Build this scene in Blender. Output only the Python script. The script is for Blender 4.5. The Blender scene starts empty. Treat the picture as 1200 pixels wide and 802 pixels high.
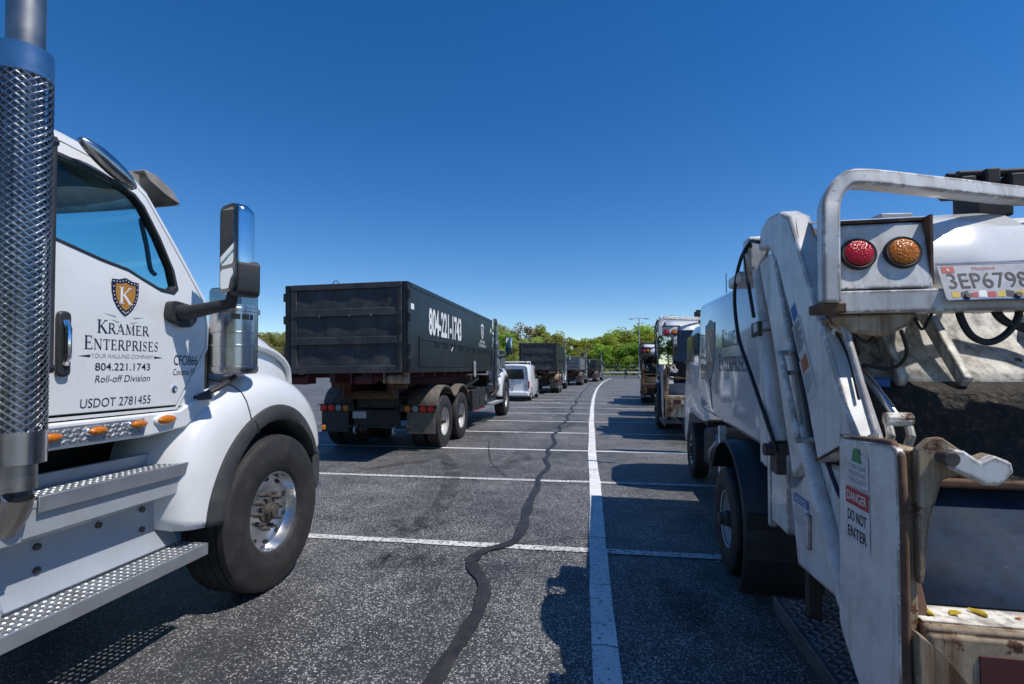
import bpy, bmesh, math, random
from mathutils import Vector, Matrix
R = math.radians
scene = bpy.context.scene
col = scene.collection
random.seed(7)

# ------------------------------------------------------------------ camera
cam_data = bpy.data.cameras.new('camera')
cam = bpy.data.objects.new('camera', cam_data)
col.objects.link(cam)
cam.location = (0, 0, 1.64)
cam.rotation_euler = (R(90 + 1.2), 0, R(8.4))
cam_data.sensor_width = 36
cam_data.lens = 17.85
cam_data.shift_y = 0.0158
cam_data.clip_start = 0.05
cam_data.clip_end = 3000
scene.camera = cam

# ------------------------------------------------------------------ sky and sun
SUN = Vector((0.545, -0.17, 1.0)).normalized()
world = bpy.data.worlds.new('World')
scene.world = world
world.use_nodes = True
wn = world.node_tree
wn.nodes.clear()
sky = wn.nodes.new('ShaderNodeTexSky')
sky.sky_type = 'NISHITA'
sky.sun_disc = False
sky.sun_elevation = math.asin(SUN.z)
sky.sun_rotation = math.atan2(SUN.x, SUN.y)
sky.altitude = 200
sky.air_density = 0.85
sky.dust_density = 0.0
sky.ozone_density = 2.0
bg = wn.nodes.new('ShaderNodeBackground')
bg.inputs['Strength'].default_value = 0.145
out = wn.nodes.new('ShaderNodeOutputWorld')
hsv = wn.nodes.new('ShaderNodeHueSaturation')
hsv.inputs['Saturation'].default_value = 1.37
hsv.inputs['Hue'].default_value = 0.5062
wn.links.new(sky.outputs[0], hsv.inputs['Color'])
wn.links.new(hsv.outputs[0], bg.inputs['Color'])
wn.links.new(bg.outputs[0], out.inputs['Surface'])
sun_data = bpy.data.lights.new('sun', 'SUN')
sun_data.energy = 5.0
sun_data.angle = R(0.53)
sun_data.color = (1.0, 0.955, 0.89)
sun = bpy.data.objects.new('sun', sun_data)
sun.rotation_euler = (-SUN).to_track_quat('-Z', 'Y').to_euler()
sun.location = (10, -4, 20)
col.objects.link(sun)
vs = scene.view_settings
vs.view_transform = 'Standard'
vs.look = 'None'
vs.exposure = -0.12
vs.gamma = 1.0
vs.use_curve_mapping = False
scene.cycles.max_bounces = 6
scene.cycles.transparent_max_bounces = 10

# ------------------------------------------------------------------ mesh helpers
class MB:
    def __init__(s):
        s.v = []
        s.f = []

    def add(s, vs_, fs, M=None):
        b = len(s.v)
        s.v += [tuple(M @ Vector(p)) if M else tuple(p) for p in vs_]
        s.f += [tuple(i + b for i in f) for f in fs]
        return s

    def box(s, x0, x1, y0, y1, z0, z1, M=None):
        return s.add([(x0, y0, z0), (x1, y0, z0), (x1, y1, z0), (x0, y1, z0), (x0, y0, z1), (x1, y0, z1), (x1, y1, z1), (x0, y1, z1)],
                     [(0, 3, 2, 1), (4, 5, 6, 7), (0, 1, 5, 4), (1, 2, 6, 5), (2, 3, 7, 6), (3, 0, 4, 7)], M)

    def obox(s, c, size, rot=(0, 0, 0)):
        M = Matrix.Translation(c) @ Matrix.Rotation(R(rot[2]), 4, 'Z') @ Matrix.Rotation(R(rot[1]), 4, 'Y') @ Matrix.Rotation(R(rot[0]), 4, 'X')
        a, b, c_ = size[0] / 2, size[1] / 2, size[2] / 2
        return s.box(-a, a, -b, b, -c_, c_, M)

    def prism(s, poly, axis, a, b, M=None):
        n = len(poly)
        if axis == 'x':
            g = lambda p, t: (t, p[0], p[1])
        elif axis == 'y':
            g = lambda p, t: (p[0], t, p[1])
        else:
            g = lambda p, t: (p[0], p[1], t)
        vs_ = [g(p, a) for p in poly] + [g(p, b) for p in poly]
        fs = [tuple(range(n - 1, -1, -1)), tuple(range(n, 2 * n))]
        for i in range(n):
            j = (i + 1) % n
            fs.append((i, j, n + j, n + i))
        return s.add(vs_, fs, M)

    def tube(s, pts, r, n=10, cap=True, twist=0.0, smoothp=0):
        pts = [Vector(p) for p in pts]
        if smoothp:
            pts = catmull(pts, smoothp)
        rs = r if isinstance(r, (list, tuple)) else [r] * len(pts)
        if len(rs) != len(pts):
            rs = [rs[0]] * len(pts)
        d0 = (pts[1] - pts[0]).normalized()
        up = Vector((0, 0, 1)) if abs(d0.z) < 0.9 else Vector((0, 1, 0))
        nrm = (up - d0 * up.dot(d0)).normalized()
        rings = []
        for i, p in enumerate(pts):
            if i == 0:
                d = d0
            elif i == len(pts) - 1:
                d = (pts[-1] - pts[-2]).normalized()
            else:
                d = ((pts[i + 1] - p).normalized() + (p - pts[i - 1]).normalized()).normalized()
            nrm = (nrm - d * nrm.dot(d)).normalized()
            bn = d.cross(nrm)
            rings.append([p + (nrm * math.cos(twist + 2 * math.pi * k / n) + bn * math.sin(twist + 2 * math.pi * k / n)) * rs[i] for k in range(n)])
        return s.loft(rings, cap=cap)

    def loft(s, rings, closed=True, cap=True, M=None):
        n = len(rings[0])
        vs_ = [p for r in rings for p in r]
        fs = []
        for i in range(len(rings) - 1):
            for k in range(n if closed else n - 1):
                j = (k + 1) % n
                fs.append((i * n + k, i * n + j, (i + 1) * n + j, (i + 1) * n + k))
        if cap and closed:
            fs.append(tuple(range(n - 1, -1, -1)))
            b = (len(rings) - 1) * n
            fs.append(tuple(range(b, b + n)))
        return s.add(vs_, fs, M)

    def lathe(s, prof, axis='z', c=(0, 0, 0), n=32, cap=True):
        rings = []
        for r, h in prof:
            ring = []
            for k in range(n):
                a = 2 * math.pi * k / n
                u, w = r * math.cos(a), r * math.sin(a)
                if axis == 'z':
                    p = (u, w, h)
                elif axis == 'x':
                    p = (h, u, w)
                else:
                    p = (u, h, w)
                ring.append((p[0] + c[0], p[1] + c[1], p[2] + c[2]))
            rings.append(ring)
        return s.loft(rings, cap=cap)

    def plate_hole(s, outer, inner, axis, a, b, div=1):
        """plate between two loops (2D, star-shaped about the inner centroid)"""
        o, i = match_loops(outer, inner)
        n = len(o)
        if axis == 'x':
            g = lambda p, t: (t, p[0], p[1])
        elif axis == 'y':
            g = lambda p, t: (p[0], t, p[1])
        else:
            g = lambda p, t: (p[0], p[1], t)
        def mid(t):
            return [(p[0] + (q[0] - p[0]) * t, p[1] + (q[1] - p[1]) * t) for p, q in zip(i, o)]
        ts = [k / div for k in range(div + 1)]
        rings = [[g(p, a) for p in mid(t)] for t in ts] + [[g(p, b) for p in mid(t)] for t in reversed(ts)] + [[g(p, a) for p in i]]
        return s.loft(rings, cap=False)

    def warp(s, fn):
        s.v = [fn(*p) for p in s.v]
        return s

    def pieces(s):
        """split into connected pieces"""
        par = list(range(len(s.v)))
        def find(a):
            while par[a] != a:
                par[a] = par[par[a]]
                a = par[a]
            return a
        for f in s.f:
            r0 = find(f[0])
            for i in f[1:]:
                par[find(i)] = r0
        grp = {}
        for f in s.f:
            grp.setdefault(find(f[0]), []).append(f)
        res = []
        for fs in grp.values():
            ids = sorted({i for f in fs for i in f})
            mp = {i: k for k, i in enumerate(ids)}
            m = MB()
            m.add([s.v[i] for i in ids], [tuple(mp[i] for i in f) for f in fs])
            res.append(m)
        return res

    def build_each(s, name, mat, parent=None, **kw):
        return [m.build(name, mat, parent, **kw) for m in s.pieces()]

    def mirror_x(s, cx=0.0):
        b = len(s.v)
        s.f += [tuple(i + b for i in reversed(f)) for f in s.f]
        s.v += [(2 * cx - x, y, z) for x, y, z in s.v]
        return s

    def mesh(s, name, mat, smooth=None):
        me = bpy.data.meshes.new(name)
        me.from_pydata(s.v, [], s.f)
        bm = bmesh.new()
        bm.from_mesh(me)
        bmesh.ops.recalc_face_normals(bm, faces=bm.faces)
        bm.to_mesh(me)
        bm.free()
        if mat:
            me.materials.append(M[mat])
        if smooth is not None:
            me.polygons.foreach_set('use_smooth', [True] * len(me.polygons))
            me.set_sharp_from_angle(angle=R(smooth))
        return me

    def build(s, name, mat, parent=None, bevel=0, smooth=35, seg=2, solid=0, label=None):
        o = bpy.data.objects.new(name, s.mesh(name, mat, smooth))
        col.objects.link(o)
        if parent:
            o.parent = parent
        if solid:
            md = o.modifiers.new('solid', 'SOLIDIFY')
            md.thickness = solid
            md.offset = 0
        if bevel:
            md = o.modifiers.new('bevel', 'BEVEL')
            md.width = bevel
            md.segments = seg
            md.limit_method = 'ANGLE'
            md.angle_limit = R(38)
            md.harden_normals = False
        if label:
            o['label'] = label
        return o


def catmull(pts, k):
    res = []
    n = len(pts)
    for i in range(n - 1):
        p0, p1, p2, p3 = pts[max(i - 1, 0)], pts[i], pts[i + 1], pts[min(i + 2, n - 1)]
        for j in range(k):
            t = j / k
            res.append(0.5 * ((2 * p1) + (p2 - p0) * t + (2 * p0 - 5 * p1 + 4 * p2 - p3) * t * t + (3 * p1 - p0 - 3 * p2 + p3) * t ** 3))
    res.append(pts[-1])
    return res


def smooth2(poly, k=4, closed=True):
    P = [Vector((p[0], p[1], 0)) for p in poly]
    n = len(P)
    res = []
    for i in range(n):
        p0, p1, p2, p3 = P[i - 1], P[i], P[(i + 1) % n], P[(i + 2) % n]
        for j in range(k):
            t = j / k
            q = 0.5 * ((2 * p1) + (p2 - p0) * t + (2 * p0 - 5 * p1 + 4 * p2 - p3) * t * t + (3 * p1 - p0 - 3 * p2 + p3) * t ** 3)
            res.append((q.x, q.y))
    return res


def round_poly(poly, r, k=4):
    """round the corners of a polygon"""
    res = []
    n = len(poly)
    for i in range(n):
        p = Vector(poly[i])
        a = Vector(poly[i - 1]) - p
        b = Vector(poly[(i + 1) % n]) - p
        d = min(r, a.length * 0.45, b.length * 0.45)
        a = p + a.normalized() * d
        b = p + b.normalized() * d
        for j in range(k + 1):
            t = j / k
            q = a * (1 - t) ** 2 + p * 2 * t * (1 - t) + b * t * t
            res.append((q.x, q.y))
    return res


def match_loops(outer, inner):
    cx = sum(p[0] for p in inner) / len(inner)
    cy = sum(p[1] for p in inner) / len(inner)
    angs = sorted({round(math.atan2(p[1] - cy, p[0] - cx), 5) for p in list(outer) + list(inner)})
    def hit(poly, a):
        d = (math.cos(a), math.sin(a))
        best = None
        n = len(poly)
        for i in range(n):
            ax, ay = poly[i][0] - cx, poly[i][1] - cy
            bx, by = poly[(i + 1) % n][0] - cx, poly[(i + 1) % n][1] - cy
            ex, ey = bx - ax, by - ay
            den = d[0] * ey - d[1] * ex
            if abs(den) < 1e-12:
                continue
            t = (ax * ey - ay * ex) / den
            u = (ax * d[1] - ay * d[0]) / den
            if t > 0 and -1e-4 <= u <= 1 + 1e-4:
                if best is None or t > best:
                    best = t
        if best is None:
            best = 0.001
        return (cx + d[0] * best, cy + d[1] * best)
    return [hit(outer, a) for a in angs], [hit(inner, a) for a in angs]


def ell(cx, cy, rx, ry, n=24):
    return [(cx + rx * math.cos(2 * math.pi * k / n), cy + ry * math.sin(2 * math.pi * k / n)) for k in range(n)]


def tag(o, label=None, cat=None, group=None, kind=None):
    if label:
        o['label'] = label
    if cat:
        o['category'] = cat
    if group:
        o['group'] = group
    if kind:
        o['kind'] = kind
    return o


def thing(name, loc=(0, 0, 0), rz=0.0, label=None, cat=None, group=None):
    o = bpy.data.objects.new(name, None)
    o.empty_display_size = 0.3
    o.location = loc
    o.rotation_euler = (0, 0, R(rz))
    col.objects.link(o)
    return tag(o, label, cat, group)


def copy_tree(o, parent=None, matmap=None, skip=()):
    c = o.copy()
    col.objects.link(c)
    c.parent = parent
    if matmap and c.type == 'MESH':
        for i, sl in enumerate(c.material_slots):
            nm = sl.material.name if sl.material else None
            key = (o.name.split('.')[0], nm)
            new = matmap.get(key) or matmap.get(nm)
            if new:
                c.material_slots[i].link = 'OBJECT'
                c.material_slots[i].material = M[new]
    for ch in list(o.children):
        if ch.name.split('.')[0] in skip:
            continue
        copy_tree(ch, c, matmap, skip)
    return c


def place(name, me, parent, loc=(0, 0, 0), rz=0.0):
    o = bpy.data.objects.new(name, me)
    col.objects.link(o)
    o.parent = parent
    o.location = loc
    o.rotation_euler = (0, 0, rz)
    return o


def text_on(name, s, mat, parent, org, u, v, h, width=None, align='LEFT', shear=0.0, bold=0.0):
    """flat lettering: org = baseline start, u = reading direction, v = up, h = cap height"""
    cu = bpy.data.curves.new(name, 'FONT')
    cu.body = s
    cu.size = 1.0
    cu.shear = shear
    cu.offset = bold
    cu.resolution_u = 4
    ob = bpy.data.objects.new(name, cu)
    me = bpy.data.meshes.new_from_object(ob)
    bpy.data.objects.remove(ob)
    xs = [q.co.x for q in me.vertices]
    ys = [q.co.y for q in me.vertices]
    if not xs:
        return None
    x0, x1 = min(xs), max(xs)
    sy = h / 0.72
    sx = width / (x1 - x0) if width else sy
    w = (x1 - x0) * sx
    off = {'LEFT': 0, 'CENTER': -w / 2, 'RIGHT': -w}[align]
    org, u, v = Vector(org), Vector(u).normalized(), Vector(v).normalized()
    for q in me.vertices:
        q.co = org + u * ((q.co.x - x0) * sx + off) + v * (q.co.y * sy)
    me.name = name
    me.materials.clear()
    me.materials.append(M[mat])
    o = bpy.data.objects.new(name, me)
    col.objects.link(o)
    o.parent = parent
    return o


# serif capitals drawn as strokes: (x0, y0, x1, y1, width); T thick, t thin
_T, _t, _s = 0.15, 0.06, 0.05
def _arc(cx, cy, rx, ry, a0, a1, w, n=8):
    P = [(cx + rx * math.cos(R(a0 + (a1 - a0) * k / n)), cy + ry * math.sin(R(a0 + (a1 - a0) * k / n))) for k in range(n + 1)]
    return [(P[k][0], P[k][1], P[k + 1][0], P[k + 1][1], w) for k in range(n)]
def _sf(x, y, w=0.32):
    return [(x - w / 2, y, x + w / 2, y, _s)]
GLY = {
    'K': (0.86, [(.18, 0, .18, 1, _T), (.2, .42, .72, 1, _t), (.34, .55, .78, 0, _T)] + _sf(.18, .025) + _sf(.18, .975) + _sf(.72, .975, .26) + _sf(.76, .025, .3)),
    'R': (0.84, [(.18, 0, .18, 1, _T), (.18, .97, .42, .97, _t), (.18, .5, .42, .5, _t), (.42, .5, .78, 0, _T)] + _arc(.42, .735, .2, .235, 90, -90, _T * .8) + _sf(.18, .025) + _sf(.18, .975, .2) + _sf(.78, .025, .2)),
    'A': (0.92, [(.12, 0, .46, 1, _t), (.8, 0, .46, 1, _T), (.22, .33, .7, .33, _t)] + _sf(.12, .025, .26) + _sf(.8, .025, .3)),
    'M': (1.12, [(.16, 0, .2, 1, _t), (.2, 1, .56, 0.05, _T), (.92, 1, .56, 0.05, _t), (.94, 0, .92, 1, _T)] + _sf(.16, .025, .26) + _sf(.94, .025, .3) + _sf(.16, .975, .2) + _sf(.96, .975, .2)),
    'E': (0.74, [(.18, 0, .18, 1, _T), (.05, .97, .62, .97, _t), (.05, .03, .66, .03, _t), (.18, .51, .5, .51, _t), (.62, .99, .62, .8, _t), (.66, .0, .66, .2, _t), (.5, .41, .5, .61, _t)]),
    'N': (0.96, [(.16, 0, .16, 1, _t), (.16, 1, .78, 0, _T), (.78, 0, .78, 1, _t)] + _sf(.16, .025, .26) + _sf(.1, .975, .2) + _sf(.78, .975, .26)),
    'T': (0.78, [(.39, 0, .39, 1, _T), (.05, .97, .73, .97, _t), (.06, .99, .06, .78, _t), (.72, .99, .72, .78, _t)] + _sf(.39, .025, .34)),
    'P': (0.72, [(.18, 0, .18, 1, _T), (.18, .97, .4, .97, _t), (.18, .47, .4, .47, _t)] + _arc(.4, .72, .22, .25, 90, -90, _T * .8) + _sf(.18, .025) + _sf(.18, .975, .2)),
    'I': (0.38, [(.19, 0, .19, 1, _T)] + _sf(.19, .025) + _sf(.19, .975)),
    'S': (0.64, _arc(.31, .74, .2, .23, 30, 200, _t) + [(.13, .64, .5, .38, _T)] + _arc(.31, .26, .2, .23, 20, -150, _t) + [(.5, .99, .5, .78, _t), (.1, .01, .1, .24, _t)]),
    ' ': (0.4, []),
}
def serif_on(name, s, mat, parent, org, u, v, h, width, align='CENTER'):
    tot = 0
    big = []
    for i, ch in enumerate(s):
        k = 1.0 if (i == 0 or s[i - 1] == ' ') else 0.8
        big.append((ch, tot, k))
        tot += GLY[ch][0] * k + 0.05
    sx = width / tot
    off = -width / 2 if align == 'CENTER' else 0
    org, u, v = Vector(org), Vector(u).normalized(), Vector(v).normalized()
    mb = MB()
    for ch, x, k in big:
        for (a, b, c, d, w) in GLY[ch][1]:
            p, q = Vector((a, b)), Vector((c, d))
            t = (q - p).normalized()
            n = Vector((-t.y, t.x)) * w / 2
            cs = [p + n, p - n, q - n, q + n]
            mb.add([org + u * ((x + e.x * k) * sx + off) + v * (e.y * k * h) for e in cs], [(0, 1, 2, 3)])
    return mb.build(name, mat, parent, smooth=None)


def panel_on(name, poly, mat, parent, org, u, v):
    org, u, v = Vector(org), Vector(u).normalized(), Vector(v).normalized()
    mb = MB()
    mb.add([org + u * a + v * b for a, b in poly], [tuple(range(len(poly)))])
    return mb.build(name, mat, parent, smooth=None)


SHIELD = [(-.5, .46), (-.25, .47), (0, .55), (.25, .47), (.5, .46), (.5, .1), (.44, -.15), (.3, -.38), (.12, -.55), (0, -.62), (-.12, -.55), (-.3, -.38), (-.44, -.15), (-.5, .1)]
def emblem(parent, org, u, v, w, colours=('navy', 'gold', 'print_white'), dots=True):
    """shield with a letter K, three flat layers each standing off the one below"""
    org, u, v = Vector(org), Vector(u).normalized(), Vector(v).normalized()
    n = u.cross(v).normalized()
    s = panel_on('emblem', [(a * w, b * w * 1.1) for a, b in SHIELD], colours[0], parent, org, u, v)
    panel_on('emblem_field', [(a * w * .74, b * w * .8) for a, b in SHIELD], colours[1], s, org + n * .0015, u, v)
    if dots:
        mb = MB()
        P = [Vector((a * w * .87, b * w * .95)) for a, b in SHIELD]
        for i in range(len(P)):
            for t in (0, .5):
                q = P[i].lerp(P[(i + 1) % len(P)], t)
                mb.add([org + n * .0016 + u * (q.x + math.cos(k * math.pi / 3) * w * .022) + v * (q.y + math.sin(k * math.pi / 3) * w * .022) for k in range(6)], [(0, 1, 2, 3, 4, 5)])
        mb.build('emblem_dots', colours[2], s, smooth=None)
    serif_on('emblem_letter', 'K', colours[2], s, org + n * .003 - v * w * .28, u, v, w * .56, w * .52)
    return s


# ------------------------------------------------------------------ materials
M = {}
def new_mat(name):
    m = bpy.data.materials.new(name)
    m.use_nodes = True
    M[name] = m
    nt = m.node_tree
    return m, nt, nt.nodes['Principled BSDF']

def N(nt, t, **kw):
    n = nt.nodes.new(t)
    for k, v in kw.items():
        if k in n.inputs:
            n.inputs[k].default_value = v
        else:
            setattr(n, k, v)
    return n

def ramp(nt, fac, stops):
    r = nt.nodes.new('ShaderNodeValToRGB')
    el_ = r.color_ramp.elements
    while len(el_) < len(stops):
        el_.new(0.5)
    for e, (p, c) in zip(el_, stops):
        e.position = p
        e.color = c if len(c) == 4 else (*c, 1)
    nt.links.new(fac, r.inputs[0])
    return r

def mix(nt, fac, a, b):
    m = nt.nodes.new('ShaderNodeMix')
    m.data_type = 'RGBA'
    if isinstance(fac, (int, float)):
        m.inputs[0].default_value = fac
    else:
        nt.links.new(fac, m.inputs[0])
    for i, c in ((6, a), (7, b)):
        if isinstance(c, (tuple, list)):
            m.inputs[i].default_value = (*c[:3], 1)
        else:
            nt.links.new(c, m.inputs[i])
    return m.outputs[2]

def coords(nt, scale=(1, 1, 1)):
    tc = nt.nodes.new('ShaderNodeTexCoord')
    mp = nt.nodes.new('ShaderNodeMapping')
    mp.inputs['Scale'].default_value = scale
    nt.links.new(tc.outputs['Object'], mp.inputs[0])
    return mp.outputs[0]

def noise(nt, vec, scale, detail=4, rough=0.55):
    n = N(nt, 'ShaderNodeTexNoise', Scale=scale, Detail=detail, Roughness=rough)
    nt.links.new(vec, n.inputs['Vector'])
    return n.outputs[0]

def surf(name, base, rough=0.5, metal=0.0, var=0.12, vscale=6.0, dirt=None, rust=None, bump=None, coat=0.0, spec=0.5, streak=None, edge=None, scratch=None):
    """paint / metal / plastic with tone variation, optional grime, rust, bump and vertical streaks"""
    m, nt, b = new_mat(name)
    v = coords(nt)
    n1 = noise(nt, v, vscale, 5)
    lo = tuple(c * (1 - var) for c in base)
    hi = tuple(min(c * (1 + var), 1) for c in base)
    c = ramp(nt, n1, [(0.3, lo), (0.7, hi)]).outputs[0]
    rr = N(nt, 'ShaderNodeMapRange')
    nt.links.new(n1, rr.inputs[0])
    rr.inputs[3].default_value = max(rough - 0.08, 0.02)
    rr.inputs[4].default_value = min(rough + 0.1, 1)
    if streak:
        sv = coords(nt, (9, 9, 0.7))
        f = ramp(nt, noise(nt, sv, 2.2, 5, 0.65), [(streak[2], (0, 0, 0)), (streak[2] + 0.22, (streak[1],) * 3)]).outputs[0]
        c = mix(nt, f, c, streak[0])
    if dirt:
        f = ramp(nt, noise(nt, v, dirt[2], 8, 0.7), [(dirt[3] if len(dirt) > 3 else 0.45, (0, 0, 0)), (0.75, (dirt[1],) * 3)]).outputs[0]
        c = mix(nt, f, c, dirt[0])
    if rust:
        f = ramp(nt, noise(nt, v, rust[1], 9, 0.72), [(rust[0], (0, 0, 0)), (rust[0] + 0.035, (1, 1, 1))]).outputs[0]
        rc = ramp(nt, noise(nt, v, 40, 3), [(0.3, (0.035, 0.012, 0.006)), (0.7, (0.16, 0.06, 0.022))]).outputs[0]
        c = mix(nt, f, c, rc)
        rmix = N(nt, 'ShaderNodeMix')
        nt.links.new(f, rmix.inputs[0])
        nt.links.new(rr.outputs[0], rmix.inputs[2])
        rmix.inputs[3].default_value = 0.85
        nt.links.new(rmix.outputs[0], b.inputs['Roughness'])
    else:
        nt.links.new(rr.outputs[0], b.inputs['Roughness'])
    if scratch:
        sv = coords(nt, (3, 3, 14))
        f = ramp(nt, noise(nt, sv, 7, 6, 0.75), [(scratch[1], (0, 0, 0)), (scratch[1] + 0.03, (0.85, 0.85, 0.85))]).outputs[0]
        c = mix(nt, f, c, scratch[0])
    if edge:          # chipped, rusty edges
        bv = N(nt, 'ShaderNodeBevel', samples=3)
        bv.inputs['Radius'].default_value = edge[1]
        ge = N(nt, 'ShaderNodeNewGeometry')
        dt = N(nt, 'ShaderNodeVectorMath', operation='DOT_PRODUCT')
        nt.links.new(bv.outputs[0], dt.inputs[0])
        nt.links.new(ge.outputs['Normal'], dt.inputs[1])
        iv = N(nt, 'ShaderNodeMath', operation='SUBTRACT')
        iv.inputs[0].default_value = 1.0
        nt.links.new(dt.outputs['Value'], iv.inputs[1])
        ml = N(nt, 'ShaderNodeMath', operation='MULTIPLY')
        nt.links.new(iv.outputs[0], ml.inputs[0])
        nz = ramp(nt, noise(nt, v, 9, 7, 0.75), [(0.43, (0, 0, 0)), (0.50, (1, 1, 1))]).outputs[0]
        nt.links.new(nz, ml.inputs[1])
        f = ramp(nt, ml.outputs[0], [(0.015, (0, 0, 0)), (0.05, (1, 1, 1))]).outputs[0]
        c = mix(nt, f, c, edge[0])
    nt.links.new(c, b.inputs['Base Color'])
    b.inputs['Metallic'].default_value = metal
    b.inputs['Coat Weight'].default_value = coat
    b.inputs['Coat Roughness'].default_value = 0.06
    b.inputs['Specular IOR Level'].default_value = spec
    if bump:
        bn = N(nt, 'ShaderNodeBump', Strength=bump[1], Distance=bump[2] if len(bump) > 2 else 0.004)
        nt.links.new(noise(nt, v, bump[0], 6), bn.inputs['Height'])
        nt.links.new(bn.outputs[0], b.inputs['Normal'])
    return m

def glass(name, tint, refl=0.06):
    m, nt, b = new_mat(name)
    nt.nodes.remove(b)
    o = nt.nodes['Material Output']
    t = N(nt, 'ShaderNodeBsdfTransparent')
    t.inputs[0].default_value = (*tint, 1)
    g = N(nt, 'ShaderNodeBsdfGlossy')
    g.inputs['Roughness'].default_value = 0.02
    lw = N(nt, 'ShaderNodeLayerWeight', Blend=0.5)
    pw = N(nt, 'ShaderNodeMath', operation='POWER')
    nt.links.new(lw.outputs['Facing'], pw.inputs[0])
    pw.inputs[1].default_value = 5.0
    fr = N(nt, 'ShaderNodeMath', operation='MULTIPLY_ADD')
    nt.links.new(pw.outputs[0], fr.inputs[0])
    fr.inputs[1].default_value = 0.9
    fr.inputs[2].default_value = 0.03
    mx = N(nt, 'ShaderNodeMixShader')
    nt.links.new(fr.outputs[0], mx.inputs[0])
    nt.links.new(t.outputs[0], mx.inputs[1])
    nt.links.new(g.outputs[0], mx.inputs[2])
    nt.links.new(mx.outputs[0], o.inputs['Surface'])
    return m

def lens(name, colr, emit=0.0):
    m, nt, b = new_mat(name)
    v = coords(nt)
    vo = N(nt, 'ShaderNodeTexVoronoi', Scale=130.0)
    nt.links.new(v, vo.inputs['Vector'])
    bn = N(nt, 'ShaderNodeBump', Strength=0.6, Distance=0.004)
    nt.links.new(vo.outputs[0], bn.inputs['Height'])
    nt.links.new(bn.outputs[0], b.inputs['Normal'])
    lo = tuple(c * 0.45 for c in colr)
    nt.links.new(ramp(nt, vo.outputs[0], [(0.05, colr), (0.5, lo)]).outputs[0], b.inputs['Base Color'])
    b.inputs['Roughness'].default_value = 0.25
    b.inputs['Coat Weight'].default_value = 0.4
    b.inputs['Specular IOR Level'].default_value = 0.25
    if emit:
        b.inputs['Emission Color'].default_value = (*colr, 1)
        b.inputs['Emission Strength'].default_value = emit
    return m

def asphalt():
    m, nt, b = new_mat('asphalt')
    v = coords(nt)
    vo = N(nt, 'ShaderNodeTexVoronoi', Scale=130.0)
    nt.links.new(v, vo.inputs['Vector'])
    sep = N(nt, 'ShaderNodeSeparateColor')
    nt.links.new(vo.outputs['Color'], sep.inputs[0])
    big = noise(nt, v, 0.55, 6, 0.6)
    mid = noise(nt, v, 3.5, 5, 0.6)
    ad = N(nt, 'ShaderNodeMath', operation='MULTIPLY_ADD')
    nt.links.new(mid, ad.inputs[0])
    ad.inputs[1].default_value = 0.5
    nt.links.new(big, ad.inputs[2])
    # share of bare pale stones varies over the lot
    th = N(nt, 'ShaderNodeMapRange')
    nt.links.new(ad.outputs[0], th.inputs[0])
    th.inputs[1].default_value = 0.50
    th.inputs[2].default_value = 1.0
    th.inputs[3].default_value = 0.93
    th.inputs[4].default_value = 0.55
    gt = N(nt, 'ShaderNodeMath', operation='SUBTRACT')
    nt.links.new(sep.outputs[0], gt.inputs[0])
    nt.links.new(th.outputs[0], gt.inputs[1])
    sc = N(nt, 'ShaderNodeMath', operation='MULTIPLY')
    nt.links.new(gt.outputs[0], sc.inputs[0])
    sc.inputs[1].default_value = 7.0
    sc.use_clamp = True
    base = ramp(nt, ad.outputs[0], [(0.50, (0.030, 0.031, 0.034)), (0.95, (0.070, 0.070, 0.072))]).outputs[0]
    grain = ramp(nt, sep.outputs[1], [(0.0, (0.5, 0.5, 0.5)), (1.0, (1.35, 1.35, 1.35))]).outputs[0]
    mm = N(nt, 'ShaderNodeMix', data_type='RGBA', blend_type='MULTIPLY')
    mm.inputs[0].default_value = 1.0
    nt.links.new(base, mm.inputs[6])
    nt.links.new(grain, mm.inputs[7])
    stone = ramp(nt, sep.outputs[2], [(0.0, (0.22, 0.215, 0.205)), (1.0, (0.56, 0.55, 0.53))]).outputs[0]
    c = mix(nt, sc.outputs[0], mm.outputs[2], stone)
    # old oil drips
    oil = ramp(nt, noise(nt, v, 0.9, 7, 0.7), [(0.58, (0, 0, 0)), (0.74, (0.75, 0.75, 0.75))]).outputs[0]
    c = mix(nt, oil, c, (0.025, 0.024, 0.023))
    # wheel paths worn smooth along the lane and broad faded areas
    wp = noise(nt, coords(nt, (1.1, 0.05, 1)), 1.0, 4, 0.6)
    c = mix(nt, ramp(nt, wp, [(0.52, (0, 0, 0)), (0.70, (0.38, 0.38, 0.38))]).outputs[0], c, (0.040, 0.040, 0.041))
    fade = ramp(nt, noise(nt, v, 0.16, 5, 0.6), [(0.45, (0, 0, 0)), (0.65, (0.3, 0.3, 0.3))]).outputs[0]
    c = mix(nt, fade, c, (0.115, 0.114, 0.112))
    nt.links.new(c, b.inputs['Base Color'])
    b.inputs['Roughness'].default_value = 0.60
    b.inputs['Specular IOR Level'].default_value = 0.5
    bn = N(nt, 'ShaderNodeBump', Strength=0.55, Distance=0.006)
    nt.links.new(vo.outputs['Distance'], bn.inputs['Height'])
    bn.invert = True
    nt.links.new(bn.outputs[0], b.inputs['Normal'])

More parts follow.
